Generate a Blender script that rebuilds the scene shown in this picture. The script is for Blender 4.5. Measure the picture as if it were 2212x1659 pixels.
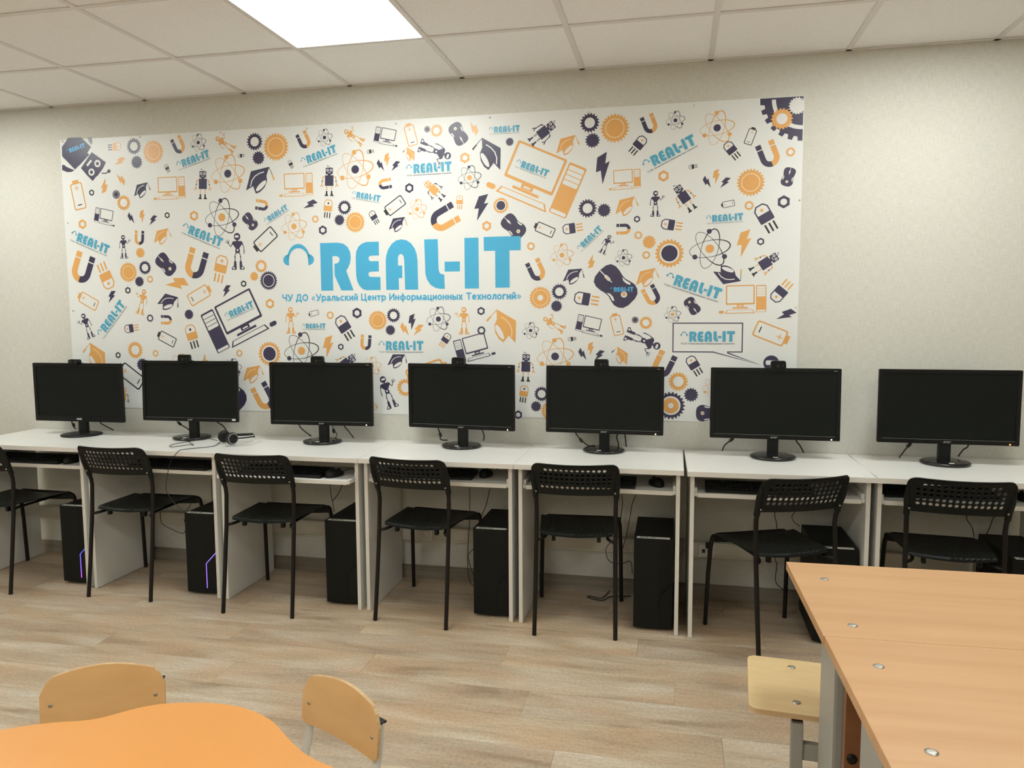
import bpy, bmesh, math, random
from mathutils import Vector, Matrix
from mathutils.geometry import tessellate_polygon
random.seed(7)
PI = math.pi
for o in list(bpy.data.objects): bpy.data.objects.remove(o, do_unlink=True)
scene = bpy.context.scene
C = scene.collection

# ---------------------------------------------------------------- camera, world, exposure
YAW, PITCH, ROLL, FPX = 0.2107, -0.0941, -0.0049, 1648.8
def cam_basis():
    cy, sy, cp, sp = math.cos(YAW), math.sin(YAW), math.cos(PITCH), math.sin(PITCH)
    f = Vector((-sy*cp, cy*cp, sp)); r = Vector((cy, sy, 0)); u = r.cross(f)
    cr, sr = math.cos(ROLL), math.sin(ROLL)
    return cr*r+sr*u, -sr*r+cr*u, f
_r, _u, _f = cam_basis()
cd = bpy.data.cameras.new('camera'); cam = bpy.data.objects.new('camera', cd); C.objects.link(cam)
cd.sensor_fit = 'HORIZONTAL'; cd.sensor_width = 36; cd.lens = FPX/2212*36; cd.clip_start = 0.05
cam.matrix_world = Matrix(((_r.x,_u.x,-_f.x,1.0573),(_r.y,_u.y,-_f.y,-3.7974),(_r.z,_u.z,-_f.z,1.4187),(0,0,0,1)))
scene.camera = cam
w = bpy.data.worlds.new('world'); scene.world = w; w.use_nodes = True
w.node_tree.nodes['Background'].inputs[0].default_value = (0.9,0.95,1,1); w.node_tree.nodes['Background'].inputs[1].default_value = 0.05
scene.view_settings.view_transform = 'Standard'; scene.view_settings.look = 'None'
scene.view_settings.gamma = 1; scene.view_settings.use_curve_mapping = False
scene.view_settings.exposure = 0.0
LED_STRENGTH = 20.0          # ceiling LED panels (the only lamps; rearmost row added as fill), built further down
LED_COLOR = (0.96, 1.0, 0.965)

# ---------------------------------------------------------------- materials
M = {}
def mat(name, col, rough=0.5, metal=0.0, spec=0.5, emit=None, estr=0, coat=0):
    m = bpy.data.materials.new(name); m.use_nodes = True
    b = m.node_tree.nodes['Principled BSDF']
    b.inputs['Base Color'].default_value = (*col, 1); b.inputs['Roughness'].default_value = rough
    b.inputs['Metallic'].default_value = metal; b.inputs['Specular IOR Level'].default_value = spec
    if coat: b.inputs['Coat Weight'].default_value = coat; b.inputs['Coat Roughness'].default_value = 0.1
    if emit: b.inputs['Emission Color'].default_value = (*emit,1); b.inputs['Emission Strength'].default_value = estr
    M[name] = m; return m
def N(m, t, **kw):
    n = m.node_tree.nodes.new(t)
    for k, v in kw.items():
        if k in n.inputs.keys(): n.inputs[k].default_value = v
        else: setattr(n, k, v)
    return n
def L(m, a, b): m.node_tree.links.new(a, b)
def ramp(m, stops):
    n = m.node_tree.nodes.new('ShaderNodeValToRGB'); cr = n.color_ramp
    while len(cr.elements) < len(stops): cr.elements.new(0.5)
    for e, (p, c) in zip(cr.elements, stops): e.position = p; e.color = (*c, 1)
    return n
def mapped(m, scale, out='Object'):
    tc = N(m, 'ShaderNodeTexCoord'); mp = N(m, 'ShaderNodeMapping'); mp.inputs['Scale'].default_value = scale
    L(m, tc.outputs[out], mp.inputs['Vector']); return mp
def add_noise(m, scale, amount, detail=3, bump=0.0, col=None):
    """mottle the base colour a little and/or bump"""
    b = m.node_tree.nodes['Principled BSDF']; c = b.inputs['Base Color'].default_value[:3]
    mp = mapped(m, scale); n = N(m, 'ShaderNodeTexNoise', Scale=1.0, Detail=detail); L(m, mp.outputs[0], n.inputs['Vector'])
    if amount:
        lo = tuple(max(0, x*(1-amount)) for x in c); hi = tuple(min(1, x*(1+amount)) for x in c)
        r = ramp(m, [(0.3, lo), (0.7, hi)]); L(m, n.outputs['Fac'], r.inputs[0]); L(m, r.outputs[0], b.inputs['Base Color'])
    if bump:
        bp = N(m, 'ShaderNodeBump', Strength=bump, Distance=0.002); L(m, n.outputs['Fac'], bp.inputs['Height']); L(m, bp.outputs[0], b.inputs['Normal'])
# wallpaper: woven fabric look
m = mat('wallpaper', (0.64,0.585,0.475), 0.75, spec=0.3)
b = m.node_tree.nodes['Principled BSDF']
n1 = N(m,'ShaderNodeTexNoise',Scale=1.0,Detail=2); n2 = N(m,'ShaderNodeTexNoise',Scale=1.0,Detail=2); n3 = N(m,'ShaderNodeTexNoise',Scale=1.4,Detail=3)
L(m, mapped(m,(30,30,420)).outputs[0], n1.inputs['Vector']); L(m, mapped(m,(420,420,26)).outputs[0], n2.inputs['Vector']); L(m, mapped(m,(1,1,1)).outputs[0], n3.inputs['Vector'])
ad = N(m,'ShaderNodeMath',operation='ADD'); L(m,n1.outputs['Fac'],ad.inputs[0]); L(m,n2.outputs['Fac'],ad.inputs[1])
hf = N(m,'ShaderNodeMath',operation='MULTIPLY'); L(m,ad.outputs[0],hf.inputs[0]); hf.inputs[1].default_value = 0.5
r = ramp(m, [(0.34,(0.575,0.558,0.49)),(0.66,(0.705,0.694,0.63))]); L(m,hf.outputs[0],r.inputs[0])
L(m,r.outputs[0],b.inputs['Base Color'])
bu = N(m,'ShaderNodeBump',Strength=0.25,Distance=0.001); L(m,hf.outputs[0],bu.inputs['Height']); L(m,bu.outputs[0],b.inputs['Normal'])
# laminate floor planks
m = mat('floor_plank', (0.5,0.42,0.33), 0.42, spec=0.4)
b = m.node_tree.nodes['Principled BSDF']
oi = N(m,'ShaderNodeObjectInfo'); tc = N(m,'ShaderNodeTexCoord')
sh = N(m,'ShaderNodeVectorMath',operation='SCALE'); cx = N(m,'ShaderNodeCombineXYZ')
L(m,oi.outputs['Random'],cx.inputs[0]); L(m,oi.outputs['Random'],cx.inputs[1]); L(m,cx.outputs[0],sh.inputs[0]); sh.inputs['Scale'].default_value = 40
va = N(m,'ShaderNodeVectorMath',operation='ADD'); L(m,tc.outputs['Object'],va.inputs[0]); L(m,sh.outputs[0],va.inputs[1])
mp = N(m,'ShaderNodeMapping'); mp.inputs['Scale'].default_value = (1.9,9.5,1); L(m,va.outputs[0],mp.inputs['Vector'])
na = N(m,'ShaderNodeTexNoise',Scale=1.0,Detail=6,Distortion=0.6); L(m,mp.outputs[0],na.inputs['Vector'])
mp2 = N(m,'ShaderNodeMapping'); mp2.inputs['Scale'].default_value = (9,160,1); L(m,va.outputs[0],mp2.inputs['Vector'])
nb = N(m,'ShaderNodeTexNoise',Scale=1.0,Detail=3); L(m,mp2.outputs[0],nb.inputs['Vector'])
r1 = ramp(m,[(0.28,(0.33,0.24,0.16)),(0.43,(0.46,0.36,0.255)),(0.56,(0.545,0.45,0.335)),(0.72,(0.62,0.55,0.45))]); L(m,na.outputs['Fac'],r1.inputs[0])
r2 = ramp(m,[(0.3,(0.80,0.80,0.80)),(0.6,(1,1,1))]); L(m,nb.outputs['Fac'],r2.inputs[0])
mx = N(m,'ShaderNodeMix',data_type='RGBA',blend_type='MULTIPLY'); mx.inputs[0].default_value = 1
L(m,r1.outputs[0],mx.inputs[6]); L(m,r2.outputs[0],mx.inputs[7])
r3 = ramp(m,[(0,(0.96,0.96,0.97)),(1,(1.10,1.085,1.04))]); L(m,oi.outputs['Random'],r3.inputs[0])
mx2 = N(m,'ShaderNodeMix',data_type='RGBA',blend_type='MULTIPLY'); mx2.inputs[0].default_value = 1
mp3 = N(m,'ShaderNodeMapping'); mp3.inputs['Scale'].default_value = (3.2,5.5,1); L(m,va.outputs[0],mp3.inputs['Vector'])
nc = N(m,'ShaderNodeTexNoise',Scale=1.0,Detail=4); L(m,mp3.outputs[0],nc.inputs['Vector'])
r4 = ramp(m,[(0.42,(0,0,0)),(0.68,(0.55,0.55,0.55))]); L(m,nc.outputs['Fac'],r4.inputs[0])
mx3 = N(m,'ShaderNodeMix',data_type='RGBA',blend_type='MIX'); L(m,r4.outputs[0],mx3.inputs[0]); L(m,mx.outputs[2],mx3.inputs[6]); mx3.inputs[7].default_value = (0.50,0.335,0.205,1)
mp4 = N(m,'ShaderNodeMapping'); mp4.inputs['Scale'].default_value = (90,70,1); L(m,va.outputs[0],mp4.inputs['Vector'])
nd = N(m,'ShaderNodeTexNoise',Scale=1.0,Detail=2); L(m,mp4.outputs[0],nd.inputs['Vector'])
r5 = ramp(m,[(0.35,(0.90,0.90,0.90)),(0.65,(1.08,1.08,1.08))]); L(m,nd.outputs['Fac'],r5.inputs[0])
mx4 = N(m,'ShaderNodeMix',data_type='RGBA',blend_type='MULTIPLY'); mx4.inputs[0].default_value = 1; L(m,mx3.outputs[2],mx4.inputs[6]); L(m,r5.outputs[0],mx4.inputs[7])
L(m,mx4.outputs[2],mx2.inputs[6]); L(m,r3.outputs[0],mx2.inputs[7]); L(m,mx2.outputs[2],b.inputs['Base Color'])
bu = N(m,'ShaderNodeBump',Strength=0.12,Distance=0.001); L(m,nb.outputs['Fac'],bu.inputs['Height']); L(m,bu.outputs[0],b.inputs['Normal'])
def wood(name, c0, c1, scale, rough=0.4, spec=0.4):
    m = mat(name, c0, rough, spec=spec); b = m.node_tree.nodes['Principled BSDF']
    n = N(m,'ShaderNodeTexNoise',Scale=1.0,Detail=5,Distortion=0.4); L(m,mapped(m,scale).outputs[0],n.inputs['Vector'])
    r = ramp(m,[(0.3,c0),(0.7,c1)]); L(m,n.outputs['Fac'],r.inputs[0]); L(m,r.outputs[0],b.inputs['Base Color'])
wood('beech', (0.56,0.315,0.15), (0.63,0.375,0.19), (1.5,22,4), 0.38)
wood('beech_dark', (0.21,0.080,0.030), (0.26,0.105,0.042), (2,2,20), 0.45)
wood('seat_ply', (0.74,0.54,0.27), (0.80,0.61,0.33), (6,30,6), 0.35)
wood('back_ply', (0.64,0.375,0.155), (0.73,0.46,0.21), (5,5,14), 0.32)
wood('ply_edge', (0.50,0.31,0.15), (0.66,0.46,0.25), (3,3,320), 0.5)
wood('skirting', (0.20,0.165,0.13), (0.31,0.26,0.205), (3,3,60), 0.5)
mat('floor_base', (0.25,0.20,0.15), 0.8)
mat('ceiling_tile', (0.965,0.96,0.955), 0.9, spec=0.2); add_noise(M['ceiling_tile'], (90,90,90), 0.03, 2, 0.1)
mat('ceiling_tee', (0.80,0.77,0.745), 0.5)
mat('ceiling_base', (0.3,0.29,0.27), 0.9)
mat('led', (1,1,1), 0.5, emit=LED_COLOR, estr=LED_STRENGTH)
mat('lamp_frame', (0.75,0.75,0.73), 0.4)
mat('desk_white', (0.80,0.795,0.76), 0.22, spec=0.5); add_noise(M['desk_white'], (3,3,3), 0.015)
mat('desk_edge', (0.72,0.685,0.625), 0.35)
mat('rail_white', (0.70,0.69,0.66), 0.35)
mat('black_plastic', (0.009,0.0095,0.009), 0.42, spec=0.25); add_noise(M['black_plastic'], (200,200,200), 0.0, 2, 0.15)
mat('black_gloss', (0.010,0.010,0.010), 0.14, spec=0.5)
mat('screen', (0.0075,0.0095,0.0085), 0.34, spec=0.16)
mat('screen_bezel', (0.0075,0.0078,0.0075), 0.25, spec=0.25)
mat('black_metal', (0.010,0.0075,0.006), 0.45, spec=0.25)
mat('chair_plastic', (0.007,0.0085,0.0075), 0.42, spec=0.22)
mat('case_black', (0.0075,0.0082,0.007), 0.5, spec=0.18)
mat('case_dark', (0.006,0.0066,0.006), 0.35, spec=0.22)
mat('cable', (0.012,0.012,0.011), 0.5)
mat('chrome', (0.65,0.64,0.6), 0.28, metal=1.0)
mat('screw', (0.46,0.44,0.40), 0.4, metal=1.0)
mat('grey_metal', (0.36,0.352,0.315), 0.4, spec=0.4); add_noise(M['grey_metal'], (4,4,4), 0.03)
mat('light_metal', (0.62,0.61,0.57), 0.4)
mat('duct', (0.60,0.555,0.47), 0.45)
mat('socket', (0.68,0.64,0.56), 0.35)
mat('sticker', (0.66,0.66,0.62), 0.5)
mat('ink', (0.03,0.03,0.035), 0.6)
mat('orange_top', (0.74,0.325,0.078), 0.33, spec=0.45); add_noise(M['orange_top'], (2.2,2.2,2.2), 0.03, 4)
mat('orange_edge', (0.70,0.30,0.07), 0.4)
mat('logo_grey', (0.22,0.22,0.22), 0.4)
mat('logo_light', (0.6,0.6,0.6), 0.4)
mat('power_led', (0.9,0.7,0.4), 0.4, emit=(1,0.75,0.4), estr=2.5)
mat('power_led_red', (0.9,0.3,0.1), 0.4, emit=(1,0.25,0.06), estr=3.0)
mat('strip_violet', (0.3,0.2,0.9), 0.4, emit=(0.30,0.16,1.0), estr=1.5)
m = mat('strip_blue', (0.1,0.1,0.9), 0.4, emit=(0.10,0.13,1.0), estr=1.5)
b = m.node_tree.nodes['Principled BSDF']; sx = N(m,'ShaderNodeSeparateXYZ'); tc = N(m,'ShaderNodeTexCoord'); L(m,tc.outputs['Object'],sx.inputs[0])
r = ramp(m,[(0.03,(0.75,0.08,0.75)),(0.09,(0.33,0.12,1.0)),(0.2,(0.07,0.12,1.0))]); L(m,sx.outputs[2],r.inputs[0]); L(m,r.outputs[0],b.inputs['Emission Color'])
# banner vinyl and inks
mat('vinyl', (0.775,0.785,0.765), 0.37, spec=0.45); add_noise(M['vinyl'], (2.5,2.5,2.5), 0.012, 3)
INK = {'N': (0.052,0.046,0.092), 'O': (0.76,0.395,0.125), 'K': (0.032,0.032,0.036), 'B': (0.07,0.42,0.68), 'C': (0.085,0.385,0.56), 'L': (0.10,0.42,0.75), 'W': (0.78,0.77,0.76), 'G': (0.16,0.19,0.22), 'P': (0.84,0.62,0.36)}
for k, c in INK.items(): mat('ink_'+k, c, 0.31, spec=0.45)

# ---------------------------------------------------------------- helpers
def tag(o, label=None, cat=None, group=None, kind=None):
    if label: o['label'] = label
    if cat: o['category'] = cat
    if group: o['group'] = group
    if kind: o['kind'] = kind
    return o
def link(name, me, parent=None):
    o = bpy.data.objects.new(name, me); C.objects.link(o)
    if parent: o.parent = parent
    return o
def empty(name, loc=(0,0,0), rz=0, **kw):
    o = bpy.data.objects.new(name, None); C.objects.link(o); o.empty_display_size = 0.05
    o.location = loc; o.rotation_euler = (0,0,rz); tag(o, **kw); return o
def copy_tree(o, parent=None):
    c = o.copy(); C.objects.link(c)
    if parent: c.parent = parent
    for ch in list(o.children): copy_tree(ch, c)
    return c
class MB:
    def __init__(s): s.v=[]; s.f=[]; s.m=[]; s.sm=[]
    def add(s, v, f, mi=0, smooth=False, mtx=None):
        k = len(s.v)
        s.v += [tuple(mtx @ Vector(p)) if mtx else tuple(p) for p in v]
        s.f += [tuple(i+k for i in q) for q in f]; s.m += [mi]*len(f); s.sm += [smooth]*len(f); return s
    def box(s, x0,x1,y0,y1,z0,z1, mi=0, bev=0.0, mtx=None):
        if bev <= 0:
            v=[(x0,y0,z0),(x1,y0,z0),(x1,y1,z0),(x0,y1,z0),(x0,y0,z1),(x1,y0,z1),(x1,y1,z1),(x0,y1,z1)]
            return s.add(v,[(0,3,2,1),(4,5,6,7),(0,1,5,4),(1,2,6,5),(2,3,7,6),(3,0,4,7)],mi,False,mtx)
        bm = bmesh.new(); bmesh.ops.create_cube(bm, size=1)
        for q in bm.verts: q.co = Vector(((x0+x1)/2+q.co.x*(x1-x0),(y0+y1)/2+q.co.y*(y1-y0),(z0+z1)/2+q.co.z*(z1-z0)))
        bmesh.ops.bevel(bm, geom=list(bm.edges), offset=bev, segments=2, profile=0.7, affect='EDGES')
        bm.verts.index_update(); s.add([q.co[:] for q in bm.verts],[[q.index for q in f.verts] for f in bm.faces],mi,False,mtx); bm.free(); return s
    def prism(s, pts, z0, z1, mi=0, side=None, mtx=None, smooth=False):
        n=len(pts); v=[(p[0],p[1],z0) for p in pts]+[(p[0],p[1],z1) for p in pts]
        s.add(v,[tuple(range(n))[::-1],tuple(range(n,2*n))],mi,False,mtx)
        s.add(v,[(i,(i+1)%n,n+(i+1)%n,n+i) for i in range(n)],mi if side is None else side,smooth,mtx); return s
    def lathe(s, prof, n=24, mi=0, mtx=None, sx=1, sy=1, smooth=True):
        v=[]; f=[]
        for (r,z) in prof: v += [(r*sx*math.cos(2*PI*i/n), r*sy*math.sin(2*PI*i/n), z) for i in range(n)]
        for j in range(len(prof)-1): f += [(j*n+i, j*n+(i+1)%n, (j+1)*n+(i+1)%n, (j+1)*n+i) for i in range(n)]
        s.add(v,f,mi,smooth,mtx); k=len(prof)-1
        s.add(v,[tuple(range(n))[::-1], tuple(range(k*n,k*n+n))],mi,False,mtx); return s
    def tube(s, path, r, n=8, mi=0, sx=1.0, closed=False):
        P=[Vector(p) for p in path]; k0=len(P); v=[]; f=[]; up=None
        for i,p in enumerate(P):
            t=(P[min(i+1,k0-1)]-P[max(i-1,0)]).normalized()
            if up is None:
                up=Vector((0,0,1)) if abs(t.z)<0.9 else Vector((0,1,0))
            a=t.cross(up); 
            if a.length<1e-4: a=t.cross(Vector((1,0,0)))
            a.normalize(); b=a.cross(t).normalized(); up=b
            rr = r[i] if isinstance(r,(list,tuple)) else r
            v += [tuple(p+a*rr*sx*math.cos(2*PI*q/n)+b*rr*math.sin(2*PI*q/n)) for q in range(n)]
        for i in range(k0-1): f += [(i*n+q, i*n+(q+1)%n, (i+1)*n+(q+1)%n, (i+1)*n+q) for q in range(n)]
        s.add(v,f,mi,True); s.add(v,[tuple(range(n))[::-1],tuple(range((k0-1)*n,k0*n))],mi,False); return s
    def mesh(s, name, mats, fix=True):
        me=bpy.data.meshes.new(name); me.from_pydata(s.v,[],s.f)
        for q in ([mats] if isinstance(mats,str) else mats): me.materials.append(M[q])
        me.polygons.foreach_set('material_index',s.m); me.polygons.foreach_set('use_smooth',s.sm)
        if fix:
            bm=bmesh.new(); bm.from_mesh(me); bmesh.ops.recalc_face_normals(bm,faces=bm.faces); bm.to_mesh(me); bm.free()
        me.update(); return me
    def obj(s, name, mats, parent=None, fix=True): return link(name, s.mesh(name,mats,fix), parent)
def spline(pts, sub=6):
    P=[Vector(p) for p in pts]; out=[]
    for i in range(len(P)-1):
        p0=P[max(i-1,0)];p1=P[i];p2=P[i+1];p3=P[min(i+2,len(P)-1)]
        for k in range(sub):
            t=k/sub; out.append(0.5*((2*p1)+(p2-p0)*t+(2*p0-5*p1+4*p2-p3)*t*t+(3*p1-p0-3*p2+p3)*t**3))
    out.append(P[-1]); return out
def rrect(w,h,r,seg=5,cx=0,cy=0):
    pts=[]
    for (sx,sy,a0) in ((1,1,0),(-1,1,90),(-1,-1,180),(1,-1,270)):
        for k in range(seg+1):
            a=math.radians(a0+90*k/seg); pts.append((cx+sx*(w/2-r)+r*math.cos(a), cy+sy*(h/2-r)+r*math.sin(a)))
    return pts
def RX(a): return Matrix.Rotation(a,4,'X')
def RY(a): return Matrix.Rotation(a,4,'Y')
def RZ(a): return Matrix.Rotation(a,4,'Z')
def T(x,y,z): return Matrix.Translation((x,y,z))
_dg = None
def text_mesh(body, size, mats, offset=0.0, extrude=0.0, xs=1.0, align='CENTER', shear=0.0, spacing=1.0):
    cu=bpy.data.curves.new('t','FONT'); cu.body=body; cu.size=size; cu.align_x=align; cu.align_y='CENTER' if align=='CENTER' else 'TOP_BASELINE'
    cu.offset=offset; cu.extrude=extrude; cu.shear=shear; cu.space_character=spacing; cu.resolution_u=3
    o=bpy.data.objects.new('t',cu); C.objects.link(o); bpy.context.view_layer.update()
    me=bpy.data.meshes.new_from_object(o.evaluated_get(bpy.context.evaluated_depsgraph_get()))
    bpy.data.objects.remove(o,do_unlink=True); bpy.data.curves.remove(cu)
    for v in me.vertices: v.co.x*=xs
    me.materials.clear(); me.materials.append(M[mats]); return me

# ---------------------------------------------------------------- room shell
CH = 2.5815; D1 = 0.5735
XL, XR, YB = -4.8, 4.2, -6.5735
def struct(name, mb, mats, **kw): return tag(mb.obj(name, mats), kind='structure', **kw)
struct('wall_back', MB().box(XL-.1,XR+.1,0,.1,-.05,CH+.1), 'wallpaper', label='beige woven-texture wallpapered wall behind the row of monitors')
struct('wall_left', MB().box(XL-.1,XL,YB,0,-.05,CH+.1), 'wallpaper', label='beige wallpapered side wall out of view on the left')
struct('wall_right', MB().box(XR,XR+.1,YB,0,-.05,CH+.1), 'wallpaper', label='beige wallpapered side wall out of view on the right')
struct('wall_front', MB().box(XL-.1,XR+.1,YB-.1,YB,-.05,CH+.1), 'wallpaper', label='beige wallpapered wall behind the viewer')
floor = struct('floor', MB().box(XL,XR,YB,0,-.05,-.004), 'floor_base', label='light greyish oak laminate floor of long planks')
PW, PL = 0.183, 1.22
pm = {}
def plank(x0,x1,y0,y1):
    key=(round(x1-x0,3),round(y1-y0,3))
    if key not in pm:
        pm[key]=MB().box(0.0004,key[0]-.0004,0.0004,key[1]-.0004,-.0039,0,0).mesh('plank','floor_plank')
    o=link('plank',pm[key],floor); o.location=(x0,y0,0)
row=0; y=0.0
while y > YB+0.001:
    y0=max(y-PW,YB); x=XL-((row*0.437)%1.0)*PL
    while x < XR:
        a,bx=max(x,XL),min(x+PL,XR)
        if bx-a>0.02: plank(a,bx,y0,y)
        x+=PL
    y-=PW; row+=1
ceil = struct('ceiling', MB().box(XL,XR,YB,0,CH+.02,CH+.07), 'ceiling_base', label='suspended ceiling of pale square tiles in a metal grid')
tm={}
LAMPS=[(-3.0,-D1-.6),(-.6,-D1-.6),(1.8,-D1-.6),(-3.0,-D1-3.0),(-.6,-D1-3.0),(1.8,-D1-3.0),(-3.0,-D1-5.4),(-.6,-D1-5.4),(1.8,-D1-5.4)]  # rearmost three panels are added, unseen fill for the ceiling and under the desks
nx0=int(XL/.6); nx1=int(XR/.6)
for i in range(nx0,nx1):
    for j in range(-1,10):
        x0=i*.6; y1=0 if j<0 else -D1-.6*j; y0=-D1-.6*(j+1) if j>=0 else -D1
        if any(abs(x0-a)<.01 and abs(y0-bb)<.01 for a,bb in LAMPS): continue
        h=round(y1-y0,4)
        if h not in tm: tm[h]=MB().box(.004,.596,.004,h-.004,.004,.018,0,.002).mesh('ceiling_tile','ceiling_tile')
        o=link('ceiling_tile',tm[h],ceil); o.location=(x0,y0,CH)
for i in range(nx0,nx1+1):
    MB().box(i*.6-.012,i*.6+.012,YB,0,CH-.001,CH+.0035).box(i*.6-.0015,i*.6+.0015,YB,0,CH+.0035,CH+.02).obj('tee_bar','ceiling_tee',ceil)
for j in range(0,11):
    yy=-D1-.6*j
    MB().box(XL,XR,yy-.012,yy+.012,CH-.0005,CH+.0034).box(XL,XR,yy-.0015,yy+.0015,CH+.0034,CH+.02).obj('tee_bar','ceiling_tee',ceil)
MB().box(XL,XR,-.018,0,CH-.001,CH+.003).obj('edge_angle','ceiling_tee',ceil)
for (lx,ly) in LAMPS:
    vis = abs(lx+.6)<.01 and abs(ly+D1+.6)<.01
    where = {(-3.0):'on the left',(-.6):'in the middle',(1.8):'on the right'}[lx]
    rowt = 'nearest the bannered wall' if ly>-1.3 else ('above the viewer' if ly>-4 else 'behind the viewer, added as unseen fill light')
    t=empty('ceiling_light',(lx+.3,ly+.3,CH), label='square white LED ceiling panel %s, row %s'%(where,rowt) if not vis else 'bright square LED ceiling panel lit above the banner', cat='ceiling light', group='LED panels in the ceiling')
    MB().box(-.287,.287,-.287,.287,.0035,.006).obj('diffuser','led',t)
    MB().box(-.296,.296,-.296,-.287,.0008,.016).box(-.296,.296,.287,.296,.0008,.016).box(-.296,-.287,-.287,.287,.0008,.016).box(.287,.296,-.287,.287,.0008,.016).obj('frame','lamp_frame',t)
struct('baseboard_back', MB().box(XL,XR,-.014,0,0,.062).box(XL,XR,-.011,0,.062,.07), 'skirting', label='grey-brown wood-look skirting board along the back wall')
tr=struct('trim_1', MB().box(XL,XR,-.040,0,.215,.290,0,.004).box(XL,XR,-.042,-.040,.222,.228).box(XL,XR,-.042,-.040,.277,.283), 'duct', label='cream plastic cable duct running low along the back wall')
# sockets in the duct
def socket(x, label, kind='power'):
    t=empty('wall_socket',(x,-.042,.253),label=label,cat='socket')
    pts=rrect(.075,.062,.006)
    MB().prism(pts,0,.006,mtx=RX(PI/2)).obj('plate','socket',t)
    if kind=='power':
        MB().lathe([(.024,0),(.024,.010),(.0205,.010),(.0195,.0015),(.0,.0015)],24,mtx=RX(PI/2)).obj('cup','socket',t)
        for s in (-1,1): MB().lathe([(.003,0.001),(.003,.0035)],8,mtx=RX(PI/2)@T(s*.0095,0,0)).obj('pin_hole','ink',t)
    else:
        for s in (-1,1): MB().box(s*.014-.008,s*.014+.008,-.0085,-.0055,-.010,.008).obj('data_port','ink',t)
        MB().box(-.004,.018,-.02,-.006,.016,.045,0,.002).obj('plug','black_plastic',t)
socket(-.215,'round-cup power socket in the duct below the fourth desk')
socket(.855,'power socket in the duct behind the fifth computer tower')
socket(1.085,'power socket in the duct seen through the gap between fifth and sixth desks')
socket(1.222,'twin data socket with black plug in the duct under the sixth desk','data')

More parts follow.
